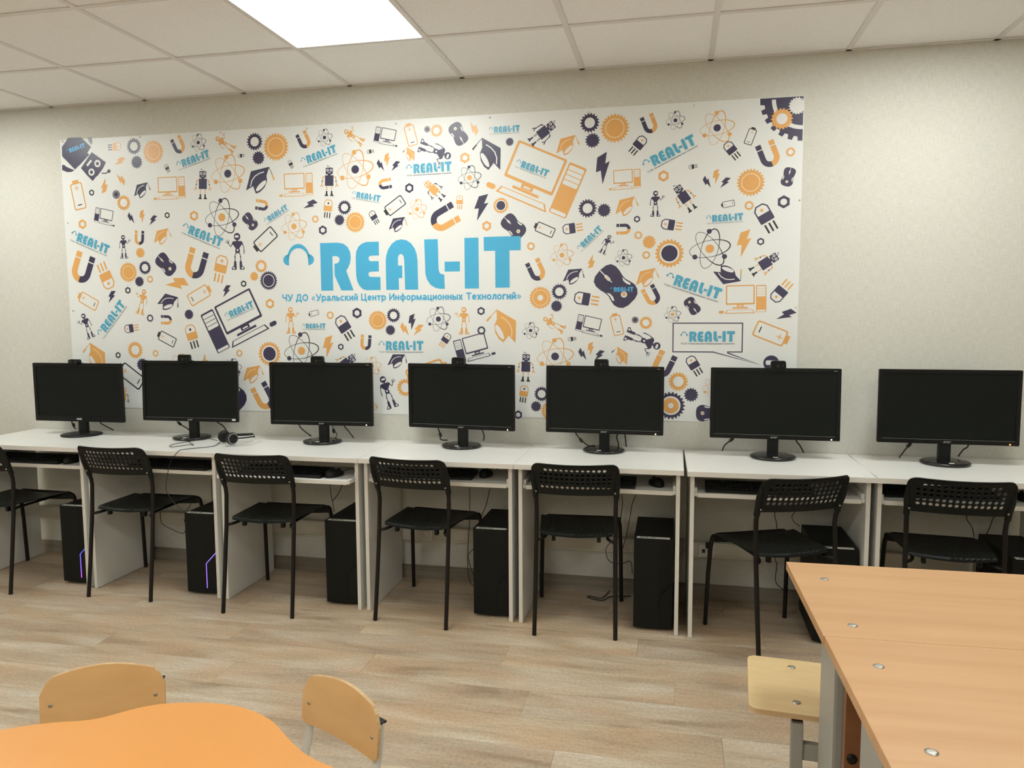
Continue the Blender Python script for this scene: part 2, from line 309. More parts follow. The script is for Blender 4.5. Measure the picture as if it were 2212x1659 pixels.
# ---------------------------------------------------------------- banner
ICONS=[
('transistor','O','N',-2.009,2.344,0.0844,-87,0),('gear_ring','N','',-1.886,2.341,0.0891,0,0),('gear','N','',-1.873,2.255,0.0703,0,0),
('gear_banded','O','',-1.766,2.305,0.1259,0,0),('bolt','O','',-1.982,2.265,0.0763,-56,0),('magnet','N','O',-1.609,2.335,0.0952,25,0),
('atom','K','N',-1.487,2.341,0.0943,0,0),('android','O','',-1.326,2.326,0.1295,56,0),('logo','C','',-1.508,2.258,0.1737,15.7,0),
('transistor','K','K',-1.233,2.260,0.0387,95,0),('transistor','K','K',-1.684,2.212,0.0481,25,0),('atom','O','N',-1.317,2.169,0.2029,0,0),
('gear_ring','N','',-1.151,2.329,0.0920,0,0),('gear','N','',-1.132,2.244,0.0716,0,0),('gear_banded','O','',-1.028,2.296,0.1444,0,0),
('cap','N','O',-1.131,2.130,0.1747,10,0),('bolt','O','',-1.979,2.169,0.0793,225,0),('bolt','O','',-2.085,2.135,0.0883,172,0),
('battery','O','K',-2.263,2.093,0.1707,10,0),('nut','K','',-2.172,2.100,0.0361,0,0),('gear_banded','N','',-2.014,2.084,0.0495,0,0),
('gear_ring','O','',-1.969,2.037,0.0851,0,0),('cap','N','N',-1.850,2.103,0.1086,10,0),('computer','O','',-1.676,2.099,0.2010,0,0),
('robot','N','O',-1.470,2.121,0.1635,-3,0),('computer','N','',-2.096,1.959,0.1388,-13,1),('bolt','N','',-1.927,1.949,0.0686,38,0),
('bolt','O','',-1.858,1.959,0.0737,0,0),('bolt','N','',-1.792,1.937,0.0707,-35,0),('nut','K','',-1.698,1.960,0.0351,0,0),
('nut','O','',-1.532,1.952,0.0559,0,0),('nut','O','',-2.244,1.927,0.0562,0,0),('atom','K','O',-1.363,1.939,0.2053,0,0),
('magnet','N','O',-1.123,1.996,0.0774,80,0),('mouse','N','',-1.195,1.912,0.0988,40,0),('logo','C','',-2.181,1.817,0.2162,-22,0),
('logo','C','',-1.466,1.840,0.2129,-22,0),('android','N','',-1.984,1.794,0.1302,0,0),('magnet','O','N',-1.880,1.843,0.0823,-5,0),
('cap','O','O',-1.736,1.847,0.1140,10,0),('gear','O','',-1.879,1.759,0.0578,0,0),('android','N','',-1.276,1.754,0.1973,0,1),
('battery','K','O',-1.114,1.809,0.1582,129,0),('magnet','N','O',-0.867,2.324,0.0900,25,0),('atom','K','N',-0.749,2.330,0.0892,0,0),
('android','O','',-0.586,2.326,0.1223,56,0),('logo','C','',-0.769,2.246,0.1742,17,0),('transistor','K','K',-0.945,2.202,0.0455,25,0),
('transistor','K','K',-0.496,2.247,0.0390,95,0),('atom','O','N',-0.582,2.160,0.2017,0,0),('computer','N','',-0.408,2.313,0.1351,-13,1),
('battery','O','K',-0.276,2.322,0.1193,14,0),('gear_banded','N','',-0.187,2.342,0.0331,0,0),('gear_ring','O','',-0.138,2.333,0.0637,0,0),
('mouse','N','',-0.024,2.311,0.1170,210,0),('bolt','O','',0.058,2.336,0.0743,215,0),('cap','O','K',-0.283,2.223,0.0767,-30,1),
('android','N','',-0.147,2.233,0.1777,-112,0),('computer','O','',-0.917,2.088,0.1974,0,0),('robot','N','O',-0.729,2.109,0.1595,-2,0),
('bolt','N','',-0.442,2.172,0.0656,38,0),('bolt','O','',-0.408,2.201,0.0702,0,0),('bolt','N','',-0.364,2.169,0.0652,-35,0),
('logo','C','',-0.162,2.151,0.2022,1,0),('nut','O','',0.009,2.192,0.0539,0,0),('magnet','O','N',-0.418,2.080,0.0730,-82,0),
('nut','N','',-0.288,2.054,0.0506,0,0),('robot','O','N',-0.157,2.040,0.1361,47,0),('atom','K','O',0.032,2.093,0.1221,0,0),
('logo','C','',-0.512,2.018,0.1327,-11,0),('transistor','O','K',-0.741,1.964,0.0953,-8,0),('bolt','N','',-0.843,1.991,0.0858,-60,0),
('logo','C','',-1.030,1.951,0.1282,29,0),('gear_ring','N','',-0.647,1.968,0.0747,0,0),('gear','N','',-0.677,1.904,0.0575,0,0),
('gear_banded','O','',-0.589,1.890,0.1068,0,0),('battery','K','O',-0.373,1.964,0.1267,124,0),('atom','O','O',-0.248,1.946,0.1038,0,0),
('transistor','O','O',-0.021,1.973,0.0687,0,0),('magnet','N','O',-0.102,1.897,0.1529,-62,0),('atom','O','O',-0.938,1.878,0.1481,0,0),
('gear_ring','O','',-0.814,1.913,0.0404,0,0),('nut','N','',-0.773,1.854,0.0505,0,0),('transistor','N','K',-0.483,1.911,0.0738,30,0),
('cap','N','O',-0.354,1.874,0.1025,5,0),('logo','C','',0.226,2.321,0.1306,0,0),('robot','N','N',0.408,2.295,0.1582,-54,0),
('gear_ring','N','',0.637,2.329,0.0930,0,0),('gear','N','',0.651,2.245,0.0710,0,0),('gear_banded','O','',0.758,2.297,0.1361,0,0),
('magnet','N','O',0.922,2.309,0.0909,22,0),('transistor','N','K',0.869,2.211,0.0981,-41,0),('cap','N','K',0.133,2.204,0.1762,-30,1),
('gear','N','',0.240,2.259,0.0413,0,0),('cap','O','O',0.527,2.230,0.1189,12,0),('computer','O','',0.370,2.063,0.4457,-24,0),
('logo','C','',0.366,2.122,0.1438,-22,0),('bolt','N','',0.697,2.110,0.1510,5,0),('computer','O','',0.809,2.048,0.1544,2,0),
('bolt','N','',0.086,1.946,0.1410,-12,0),('gear_hub','O','N',0.193,1.950,0.0792,0,0),('nut','O','',0.119,1.851,0.0517,0,0),
('mouse','N','',0.257,1.845,0.1349,45,0),('battery','K','O',0.412,1.827,0.1103,66,0),('transistor','N','O',0.555,1.828,0.0999,97,0),
('gear_ring','N','',0.628,1.922,0.0900,0,0),('gear','N','',0.709,1.910,0.0648,0,0),('cap','O','O',0.816,1.927,0.1151,12,0),
('nut','N','',0.868,1.863,0.0331,0,0),('magnet','O','N',0.802,1.817,0.0712,90,0),('logo','C','',0.647,1.785,0.1264,43,0),
('android','N','',0.719,1.745,0.0966,-25,0),('gear_ring','O','',0.346,1.745,0.0417,0,0),('atom','O','O',0.502,1.698,0.1146,0,0),
('atom','K','N',0.805,1.679,0.0827,0,0),('gear_ring','O','',0.875,1.786,0.0399,0,0),('gear','O','',0.927,1.752,0.0640,0,0),
('gear_ring','O','',0.914,1.690,0.0399,0,0),('gear_hub','O','N',1.024,1.696,0.1360,0,0),('atom','K','N',1.043,2.318,0.0878,0,0),
('atom','O','N',1.235,2.273,0.1582,0,0),('logo','C','',1.034,2.179,0.2196,26,0),('battery','K','O',1.387,2.229,0.0834,-20,0),
('transistor','N','K',1.304,2.166,0.0926,38,0),('magnet','N','O',1.468,2.142,0.1205,22,0),('gear_ring','O','',1.565,2.147,0.0432,0,0),
('mouse','N','',1.558,2.035,0.0869,-15,0),('transistor','K','K',1.128,2.100,0.0407,97,0),('nut','O','',0.991,2.062,0.0543,0,0),
('robot','N','O',1.089,1.959,0.1512,35,0),('bolt','N','',1.193,2.024,0.0620,38,0),('bolt','O','',1.233,2.050,0.0702,0,0),
('bolt','N','',1.273,2.021,0.0637,-35,0),('gear_banded','O','',1.392,2.016,0.1260,0,0),('android','N','',0.955,1.933,0.1225,0,0),
('nut','N','',1.541,1.922,0.0604,0,0),('battery','K','O',1.290,1.920,0.0638,100,0),('gear_ring','O','',1.387,1.910,0.0443,0,0),
('transistor','N','K',1.465,1.850,0.1386,30,0),('logo','C','',1.291,1.857,0.1407,2,0),('transistor','N','O',1.033,1.830,0.1004,80,0),
('atom','K','O',1.212,1.714,0.1899,0,0),('bolt','O','',1.363,1.737,0.1320,-5,0),('nut','N','',1.443,1.742,0.0359,0,0),
('magnet','O','N',-2.260,1.683,0.1759,-22,0),('transistor','O','O',-2.111,1.634,0.1546,202,0),('gear_banded','O','',-1.962,1.652,0.1111,0,0),
('gear_ring','N','',-1.854,1.676,0.0771,0,0),('gear','N','',-1.894,1.599,0.0582,0,0),('gear_ring','O','',-1.825,1.611,0.0413,0,0),
('mouse','N','',-1.721,1.692,0.1363,45,0),('magnet','O','N',-1.533,1.693,0.1667,-20,0),('transistor','O','O',-1.384,1.661,0.1490,-15,0),
('gear_ring','O','',-1.138,1.672,0.0705,0,0),('gear','O','',-1.182,1.618,0.0499,0,0),('gear_banded','N','',-1.097,1.594,0.1018,0,0),
('bolt','O','',-1.660,1.589,0.1470,-80,0),('battery','O','K',-2.239,1.496,0.1425,62,0),('bolt','N','',-2.082,1.518,0.0816,-25,0),
('nut','K','',-1.971,1.551,0.0391,0,0),('android','O','',-1.883,1.485,0.1445,-15,1),('cap','N','N',-1.715,1.484,0.1317,-15,0),
('battery','O','K',-1.516,1.523,0.1566,-63,0),('bolt','N','',-1.356,1.542,0.0800,-25,0),('nut','K','',-1.247,1.579,0.0370,0,0),
('nut','O','',-1.094,1.470,0.0550,0,0),('computer','N','',-1.287,1.370,0.4056,25,1),('logo','C','',-1.267,1.441,0.1542,22,0),
('android','N','',-2.252,1.351,0.1491,20,1),('logo','C','',-2.077,1.406,0.2091,48,0),('gear_ring','N','',-1.837,1.394,0.0444,0,0),
('gear','N','',-1.590,1.414,0.0572,0,0),('magnet','O','N',-1.735,1.384,0.0717,88,0),('transistor','N','O',-1.960,1.337,0.0927,97,0),
('battery','K','O',-1.740,1.280,0.1246,64,0),('transistor','O','K',-1.576,1.291,0.1340,15,0),('cap','O','O',-2.205,1.172,0.1782,-30,1),
('nut','K','',-2.057,1.184,0.0369,0,0),('gear_ring','O','',-1.943,1.214,0.0986,0,0),('gear_ring','O','',-1.813,1.196,0.0391,0,0),
('gear_ring','O','',-1.289,1.200,0.0403,0,0),('gear_hub','O','N',-1.107,1.198,0.1324,0,0),('atom','O','O',-1.657,1.127,0.1383,0,0),
('bolt','O','',-1.502,1.154,0.0874,180,0),('gear','N','',-1.900,1.130,0.0760,0,0),('battery','K','O',-1.985,1.071,0.1873,55,0),
('robot','O','N',-2.038,0.945,0.1316,-8,0),('atom','K','N',-1.332,1.117,0.1080,0,0),('cap','O','O',-1.212,1.086,0.1286,10,0),
('mouse','N','',-1.375,0.985,0.2504,45,0),('magnet','O','N',-1.152,0.964,0.1500,28,0),('logo','L','',-1.355,0.978,0.1142,0,0),
('android','O','',-0.974,1.379,0.1433,0,0),('battery','K','K',-0.840,1.416,0.0618,105,0),('gear_ring','O','',-0.744,1.406,0.0435,0,0),
('nut','N','',-0.591,1.417,0.0581,0,0),('logo','C','',-0.829,1.349,0.1135,0,0),('transistor','N','K',-0.662,1.339,0.1375,32,0),
('gear_banded','O','',-0.475,1.378,0.1028,0,0),('gear_ring','N','',-0.387,1.404,0.0746,0,0),('gear','N','',-0.406,1.327,0.0550,0,0),
('bolt','O','',-0.327,1.329,0.0770,38,0),('bolt','N','',-0.288,1.370,0.0865,0,0),('bolt','O','',-0.256,1.329,0.0765,-35,0),
('atom','K','N',-0.142,1.384,0.1294,0,0),('android','O','',-0.005,1.375,0.1401,0,1),('atom','K','O',-0.917,1.215,0.2035,0,0),
('bolt','O','',-0.765,1.240,0.1237,-5,0),('nut','N','',-0.688,1.238,0.0359,0,0),('magnet','O','N',-0.545,1.263,0.0835,-5,0),
('logo','C','',-0.329,1.245,0.2067,0,0),('cap','N','N',-0.371,1.167,0.1077,0,0),('robot','N','O',-0.667,1.147,0.1591,-55,0),
('atom','O','O',-0.512,1.136,0.1014,0,0),('android','N','',-0.429,0.999,0.1772,20,0),('gear_ring','O','',-0.328,1.025,0.0954,0,0),
('battery','O','O',-0.201,1.103,0.2379,-72,0),('battery','O','O',-0.520,0.916,0.0716,-80,0),('transistor','N','O',-0.108,1.274,0.0807,-35,0),
('nut','N','',0.086,1.424,0.0431,0,0),('gear_ring','N','',0.087,1.325,0.0456,0,0),('cap','O','O',0.204,1.346,0.1855,-30,1),
('magnet','N','O',0.372,1.627,0.1091,25,0),('cap','N','N',0.560,1.595,0.1076,3,0),('bolt','O','',0.650,1.664,0.0725,172,0),
('mouse','N','',0.768,1.542,0.2210,45,0),('logo','L','',0.807,1.526,0.0944,0,0),('gear_target','O','',0.393,1.489,0.1118,0,0),
('gear_ring','N','',0.489,1.518,0.0785,0,0),('gear','N','',0.475,1.447,0.0579,0,0),('transistor','N','O',0.625,1.480,0.1235,80,0),
('computer','N','',0.642,1.346,0.1423,-13,1),('battery','O','K',0.774,1.357,0.1135,14,0),('gear_banded','N','',0.864,1.377,0.0338,0,0),
('gear_ring','O','',0.916,1.363,0.0628,0,0),('android','N','',0.903,1.277,0.1801,-112,0),('atom','K','N',0.343,1.325,0.0847,0,0),
('android','O','',0.461,1.357,0.1211,60,0),('atom','O','N',0.468,1.195,0.1873,0,0),('transistor','K','K',0.554,1.283,0.0417,97,0),
('bolt','N','',0.606,1.205,0.0671,38,0),('bolt','O','',0.645,1.235,0.0691,0,0),('bolt','N','',0.686,1.203,0.0690,-35,0),
('cap','O','K',0.796,1.200,0.0957,-33,1),('computer','N','',0.047,1.230,0.2056,15,1),('robot','N','O',0.318,1.142,0.1519,-2,0),
('transistor','O','K',0.306,1.002,0.0884,-8,0),('gear_ring','N','',0.399,1.004,0.0759,0,0),('gear','N','',0.370,0.940,0.0548,0,0),
('gear_banded','O','',0.451,0.918,0.1089,0,0),('nut','N','',0.277,0.895,0.0457,0,0),('magnet','O','N',0.941,1.496,0.0980,28,0),
('cap','O','O',0.918,1.583,0.1156,12,0),('logo','C','',1.159,1.533,0.2270,-19,0),('cap','N','O',1.299,1.589,0.1291,190,1),
('robot','N','O',1.466,1.640,0.1524,-57,0),('mouse','N','',1.135,1.443,0.0878,215,0),('computer','O','',1.370,1.466,0.2192,1,0),
('transistor','N','O',1.542,1.510,0.1163,140,0),('bolt','N','',1.563,1.401,0.0932,-60,0),('atom','K','O',1.043,1.403,0.0797,0,0),
('logo','C','',1.230,1.296,0.2123,0,0),('battery','O','K',1.506,1.308,0.1710,-112,0),('magnet','O','N',1.003,1.160,0.1301,-25,0),
('transistor','N','K',1.150,1.155,0.1019,32,0),('gear_ring','O','',1.075,1.077,0.0939,0,0),('gear','N','',1.137,1.013,0.0691,0,0),
('gear_hub','N','O',1.041,0.958,0.1352,0,0),('mouse','N','',1.226,0.924,0.1288,-90,0),('atom','O','O',1.239,1.048,0.1016,0,0),
('android','N','',1.505,1.026,0.3630,0,1)]
CR_BODY=[(-2.3052, 2.4078), (-2.223, 2.4065), (-2.16, 2.3513), (-2.186, 2.3182), (-2.1736, 2.3096), (-2.2386, 2.2562), (-2.253, 2.2464), (-2.2726, 2.2316), (-2.3521, 2.3086), (-2.35, 2.3594)]
CR_HEAD=[(-2.1571, 2.3225), (-2.0696, 2.263), (-2.0809, 2.2435), (-2.0957, 2.2241), (-2.1283, 2.191), (-2.1389, 2.1857), (-2.1607, 2.1635), (-2.1961, 2.1967), (-2.233, 2.2375), (-2.1975, 2.2774)]
CR_ARM1=[(-2.1823, 2.4044), (-2.1518, 2.404), (-2.1487, 2.3782), (-2.1546, 2.3613), (-2.1704, 2.3793)]
CR_ARM2=[(-2.3555, 2.2613), (-2.343, 2.2607), (-2.3266, 2.2484), (-2.2763, 2.2278), (-2.2975, 2.2194), (-2.3252, 2.2194), (-2.3575, 2.2324)]
CR_EYES=[(-2.124, 2.258), (-2.1657, 2.2127)]
CR_MOUTH=[(-2.1666, 2.2817), (-2.1582, 2.2744), (-2.1874, 2.2447), (-2.1971, 2.2532)]
CR_ANT=[(-2.1003, 2.2042), (-2.0734, 2.2019), (-2.0525, 2.2137)]
CR_LOGO=(-2.2509, 2.3488)
CG=[(1.6159, 2.3861), (1.5228, 2.2983), (1.5897, 2.3528)]
CG_SC=487.4343
BUBBLE=[(1.0464, 1.3609), (1.3704, 1.3603), (1.3706, 1.223), (1.3047, 1.2226), (1.3048, 1.2175), (1.4506, 1.1638), (1.2357, 1.2221), (1.0469, 1.222)]
PINS=[(-2.3428, 2.3986), (-1.8449, 2.3959), (-1.3512, 2.3875), (-0.8465, 2.3823), (-0.3543, 2.379), (0.1395, 2.3812), (0.6348, 2.3795), (1.1293, 2.3806), (1.609, 2.3809), (1.6101, 1.9279), (1.6079, 1.4357), (-2.3413, 1.9378), (-2.3386, 1.4385)]
MON_CABLES={0: [[(-2.315, -0.085, 0.845), (-2.318, -0.085, 0.807), (-2.31, -0.085, 0.781), (-2.296, -0.085, 0.765)], [(-2.126, -0.085, 0.841), (-2.128, -0.085, 0.804), (-2.096, -0.085, 0.786), (-2.046, -0.085, 0.764)]], 1: [[(-1.633, -0.085, 0.861), (-1.635, -0.085, 0.824), (-1.615, -0.085, 0.807), (-1.573, -0.085, 0.785), (-1.554, -0.085, 0.767)], [(-1.384, -0.085, 0.861), (-1.386, -0.085, 0.826), (-1.353, -0.085, 0.806), (-1.324, -0.085, 0.763)]], 2: [[(-0.9, -0.085, 0.858), (-0.901, -0.085, 0.823), (-0.878, -0.085, 0.796), (-0.833, -0.085, 0.765)], [(-0.708, -0.085, 0.858), (-0.709, -0.085, 0.823), (-0.702, -0.085, 0.799), (-0.684, -0.085, 0.779), (-0.696, -0.085, 0.757)], [(-0.64, -0.085, 0.859), (-0.641, -0.085, 0.825), (-0.621, -0.085, 0.801), (-0.59, -0.085, 0.762)]], 3: [[(-0.123, -0.085, 0.858), (-0.124, -0.085, 0.824), (-0.114, -0.085, 0.796), (-0.112, -0.085, 0.769), (-0.075, -0.085, 0.766)], [(0.109, -0.085, 0.857), (0.109, -0.085, 0.824), (0.118, -0.085, 0.791), (0.113, -0.085, 0.769)]], 4: [[(0.585, -0.085, 0.853), (0.585, -0.085, 0.821), (0.61, -0.085, 0.789), (0.645, -0.085, 0.762), (0.679, -0.085, 0.763)], [(0.789, -0.085, 0.854), (0.789, -0.085, 0.822), (0.785, -0.085, 0.806), (0.794, -0.085, 0.772), (0.79, -0.085, 0.753)], [(0.825, -0.085, 0.855), (0.825, -0.085, 0.823), (0.832, -0.085, 0.761)]], 5: [[(1.335, -0.085, 0.851), (1.335, -0.085, 0.82), (1.317, -0.085, 0.804), (1.294, -0.085, 0.783), (1.284, -0.085, 0.756)], [(1.615, -0.085, 0.846), (1.616, -0.085, 0.815), (1.633, -0.085, 0.792), (1.65, -0.085, 0.76)]], 6: [[(2.106, -0.085, 0.847), (2.108, -0.085, 0.818), (2.089, -0.085, 0.796), (2.06, -0.085, 0.75)], [(2.34, -0.085, 0.842), (2.341, -0.085, 0.812), (2.322, -0.085, 0.795), (2.304, -0.085, 0.765)]]}
FERRITE={0: (-2.307, -0.085, 0.786), 1: (-1.621, -0.085, 0.812), 2: (-0.702, -0.085, 0.796), 3: (-0.114, -0.085, 0.793), 4: (0.61, -0.085, 0.787), 5: (1.325, -0.085, 0.811), 6: (2.098, -0.085, 0.809)}
TOWER_CABLES={1: [[(-1.428, -0.1, 0.51), (-1.43, -0.1, 0.406), (-1.421, -0.1, 0.342)], [(-1.759, -0.1, 0.311), (-1.751, -0.1, 0.245), (-1.679, -0.1, 0.209), (-1.622, -0.1, 0.194), (-1.6, -0.1, 0.227), (-1.611, -0.1, 0.279)]], 2: [[(-0.727, -0.1, 0.519), (-0.721, -0.1, 0.452), (-0.714, -0.1, 0.422), (-0.705, -0.1, 0.362)], [(-0.653, -0.1, 0.52), (-0.676, -0.1, 0.467), (-0.714, -0.1, 0.422)]], 3: [[(0.044, -0.1, 0.523), (0.04, -0.1, 0.342), (0.028, -0.1, 0.171), (0.034, -0.1, 0.049), (0.056, -0.1, 0.013)], [(0.149, -0.1, 0.526), (0.129, -0.1, 0.443), (0.104, -0.1, 0.382), (0.084, -0.1, 0.32)], [(0.063, -0.1, 0.212), (0.033, -0.1, 0.171), (0.047, -0.1, 0.099), (0.062, -0.1, 0.063)]], 4: [[(0.813, -0.1, 0.523), (0.816, -0.1, 0.477), (0.809, -0.1, 0.407), (0.808, -0.1, 0.337)], [(0.88, -0.1, 0.526), (0.863, -0.1, 0.479), (0.856, -0.1, 0.432), (0.835, -0.1, 0.315), (0.815, -0.1, 0.244), (0.804, -0.1, 0.197)], [(0.763, -0.1, 0.288), (0.738, -0.1, 0.251), (0.745, -0.1, 0.204), (0.768, -0.1, 0.182), (0.82, -0.1, 0.181), (0.859, -0.1, 0.193), (0.868, -0.1, 0.13)]], 5: [[(1.534, -0.1, 0.489), (1.527, -0.1, 0.462), (1.539, -0.1, 0.401), (1.536, -0.1, 0.255), (1.543, -0.1, 0.222), (1.541, -0.1, 0.138), (1.58, -0.1, 0.098), (1.589, -0.1, 0.067)], [(1.627, -0.1, 0.494), (1.605, -0.1, 0.46), (1.614, -0.1, 0.434), (1.641, -0.1, 0.413)]], 6: [[(2.352, -0.1, 0.52), (2.346, -0.1, 0.488), (2.37, -0.1, 0.447), (2.38, -0.1, 0.405)], [(2.47, -0.1, 0.515), (2.452, -0.1, 0.493), (2.441, -0.1, 0.451), (2.423, -0.1, 0.407)]]}
FLOOR_CABLE=[(0.861, -0.066, 0.004), (0.764, -0.091, 0.004), (0.734, -0.141, 0.004), (0.701, -0.148, 0.004), (0.652, -0.12, 0.004), (0.662, -0.105, 0.004), (0.721, -0.119, 0.004), (0.752, -0.003, 0.004)]
HEADSET_CABLE=[(-1.29, -0.205, 0.748), (-1.229, -0.351, 0.748), (-1.255, -0.411, 0.748), (-1.315, -0.475, 0.748), (-1.309, -0.538, 0.748), (-1.358, -0.535, 0.689), (-1.379, -0.535, 0.619), (-1.39, -0.535, 0.56), (-1.372, -0.535, 0.521), (-1.338, -0.535, 0.481), (-1.288, -0.535, 0.453), (-1.247, -0.535, 0.497)]
HEADSET_LOOP=[(-1.309, -0.208, 0.748), (-1.428, -0.154, 0.748), (-1.435, -0.246, 0.748), (-1.465, -0.339, 0.748), (-1.453, -0.407, 0.748), (-1.415, -0.427, 0.748), (-1.376, -0.351, 0.748), (-1.348, -0.36, 0.748), (-1.473, -0.239, 0.748)]

BX0,BX1,BZ0,BZ1=-2.362,1.619,.882,2.397
BC=((BX0+BX1)/2,-.0008,(BZ0+BZ1)/2)
bm_=MB(); nx,nz=40,16; g=[]
def bump_y(x,z):
    return 0.0
for i in range(nx+1):
    for k in range(nz+1):
        x=BX0+(BX1-BX0)*i/nx; z=BZ0+(BZ1-BZ0)*k/nz; g.append((x-BC[0],0,z-BC[2]))
bm_.box(BX0-BC[0],BX1-BC[0],-.0014,0,BZ0-BC[2],BZ1-BC[2])
banner=bm_.obj('banner','vinyl'); banner.location=BC
tag(banner,'large white printed banner with REAL-IT lettering and tech icons pinned to wall','banner')
FACE=Matrix(((1,0,0,0),(0,0,-1,0),(0,1,0,0),(0,0,0,1)))   # local x,y drawn on the wall, local z out of the wall
LAY=.00022
class Ico:
    def __init__(s): s.v=[]; s.f=[]; s.m=[]; s.keys=[]
    def mi(s,k):
        if k not in s.keys: s.keys.append(k)
        return s.keys.index(k)
    def tri(s,pts,faces,k,lay=1):
        n=len(s.v); s.v+=[(p[0],p[1],lay) for p in pts]; s.f+=[tuple(i+n for i in q) for q in faces]; s.m+=[s.mi(k)]*len(faces)
    def poly(s,pts,k,lay=1,holes=()):
        loops=[[Vector((p[0],p[1],0)) for p in pts]]+[[Vector((p[0],p[1],0)) for p in h] for h in holes]
        s.tri([p for l in loops for p in l],tessellate_polygon(loops),k,lay); return s
    def disc(s,x,y,r,k,lay=1,n=20,ry=None):
        s.tri([(x+r*math.cos(2*PI*i/n),y+(ry or r)*math.sin(2*PI*i/n)) for i in range(n)],[tuple(range(n))],k,lay); return s
    def ring(s,x,y,r0,r1,k,lay=1,n=24):
        p=[(x+r*math.cos(2*PI*i/n),y+r*math.sin(2*PI*i/n)) for r in (r0,r1) for i in range(n)]
        s.tri(p,[(i,(i+1)%n,n+(i+1)%n,n+i) for i in range(n)],k,lay); return s
    def rect(s,x0,y0,x1,y1,k,lay=1): s.tri([(x0,y0),(x1,y0),(x1,y1),(x0,y1)],[(0,1,2,3)],k,lay); return s
    def stroke(s,path,wd,k,lay=1,closed=False):
        P=[Vector((p[0],p[1])) for p in path]; n=len(P); L_=[]; 
        for i,p in enumerate(P):
            a=P[(i-1)%n] if closed or i>0 else p; c=P[(i+1)%n] if closed or i<n-1 else p
            d1=(p-a); d2=(c-p)
            d1=d1.normalized() if d1.length>1e-9 else d2.normalized(); d2=d2.normalized() if d2.length>1e-9 else d1
            t=(d1+d2); t=t.normalized() if t.length>1e-6 else d1
            nn=Vector((-t.y,t.x)); cs=max(0.5,abs(nn.dot(Vector((-d1.y,d1.x)))))
            ww=(wd[i] if isinstance(wd,(list,tuple)) else wd)/2/cs
            L_+=[p+nn*ww,p-nn*ww]
        m_=n if closed else n-1
        s.tri([(q.x,q.y) for q in L_],[(2*i,2*i+1,2*((i+1)%n)+1,2*((i+1)%n)) for i in range(m_)],k,lay); return s
    def mesh(s,name):
        me=bpy.data.meshes.new(name); me.from_pydata([(x,y,0) for x,y,l in s.v],[],s.f)
        for i,(x,y,l) in enumerate(s.v): me.vertices[i].co.z=l*LAY
        for k in s.keys: me.materials.append(M['ink_'+k])
        me.polygons.foreach_set('material_index',s.m); me.polygons.foreach_set('use_smooth',[False]*len(s.f)); me.update(); return me
def gearpts(r,n,x=0,y=0,depth=.16):
    p=[]
    for i in range(n):
        for da,rr in ((-.5,1-depth),(-.30,1-depth*.9),(-.17,1),(.17,1),(.30,1-depth*.9)):
            a=2*PI*(i+da)/n; p.append((x+r*rr*math.cos(a),y+r*rr*math.sin(a)))
    return p
def circ(x,y,r,n=24): return [(x+r*math.cos(2*PI*i/n),y+r*math.sin(2*PI*i/n)) for i in range(n)]
R_=[(0,0),(0,1),(.40,1),(.53,.975),(.62,.91),(.675,.81),(.69,.69),(.67,.57),(.63,.48),(.58,.41),(.735,0),(.46,0),(.315,.31),(.315,.56),(.375,.57),(.42,.60),(.435,.65),(.42,.695),(.37,.72),(.275,.72),(.275,0)]
E_=[(.52,1.0),(.25,1.0),(.14,.965),(.06,.90),(.015,.81),(0,.7),(0,.3),(.02,.19),(.07,.09),(.14,.025),(.22,0),(.54,0),(.54,.27),(.33,.275),(.29,.29),(.275,.33),(.29,.37),(.33,.385),(.51,.385),(.51,.6),(.34,.6),(.30,.615),(.285,.657),(.30,.70),(.34,.715),(.52,.715)]
A_=[(0,0),(0,.6),(.015,.72),(.06,.84),(.14,.95),(.24,1.015),(.35,1.035),(.46,1.015),(.56,.95),(.64,.84),(.68,.72),(.695,.6),(.70,0),(.415,0),(.405,.62),(.39,.70),(.34,.74),(.295,.72),(.27,.66),(.27,.5),(.36,.5),(.36,.24),(.28,.24),(.28,0)]
L_=[(0,1.02),(.29,1.02),(.30,.42),(.315,.35),(.35,.315),(.42,.30),(.43,.01),(.33,.01),(.22,.035),(.12,.10),(.05,.20),(.015,.32)]
T_=[(0,.76),(0,1.04),(.76,1.04),(.76,.76),(.53,.76),(.53,.02),(.235,.02),(.235,.76)]
def off(p,dx,dy=0): return [(a+dx,c+dy) for a,c in p]
def wordmark(ic,k,s=1.0,ox=0,oy=0,lay=2):
    for p,dx in ((R_,0),(E_,.80),(A_,1.465),(L_,2.31),([(0,.36),(.325,.36),(.325,.56),(0,.56)],2.74),([(0,.01),(.295,.01),(.295,1.03),(0,1.03)],3.165),(T_,3.57)):
        ic.poly([(a*s+ox,c*s+oy) for a,c in off(p,dx)],k,lay)
def headphones(ic,k,s=1.0,ox=0,oy=0,lay=2):
    cx,cy=-.505,.66
    o_=[(cx+.265*math.cos(PI*i/16),cy+.335*math.sin(PI*i/16)) for i in range(17)]; i_=[(cx+.222*math.cos(PI*i/16),cy+.245*math.sin(PI*i/16)) for i in range(16,-1,-1)]
    ic.poly([(a*s+ox,c*s+oy) for a,c in o_+i_],k,lay)
    for sg in (-1,1):
        e=[(cx+sg*(.222+.135*math.cos(PI*(i/12-.5))),cy-.0+.118*math.sin(PI*(i/12-.5))) for i in range(13)]
        ic.poly([(a*s+ox,c*s+oy) for a,c in e],k,lay)
TAG='ЧУ ДО «Уральский Центр Информационных Технологий»'
def _el(cx,cy,rx,ry,a0=0,a1=360,n=20): return [(cx+rx*math.cos(math.radians(a0+(a1-a0)*k/n)),cy+ry*math.sin(math.radians(a0+(a1-a0)*k/n))) for k in range(n+1)]
_st=lambda x,h=.73:[(x,0),(x,h)]
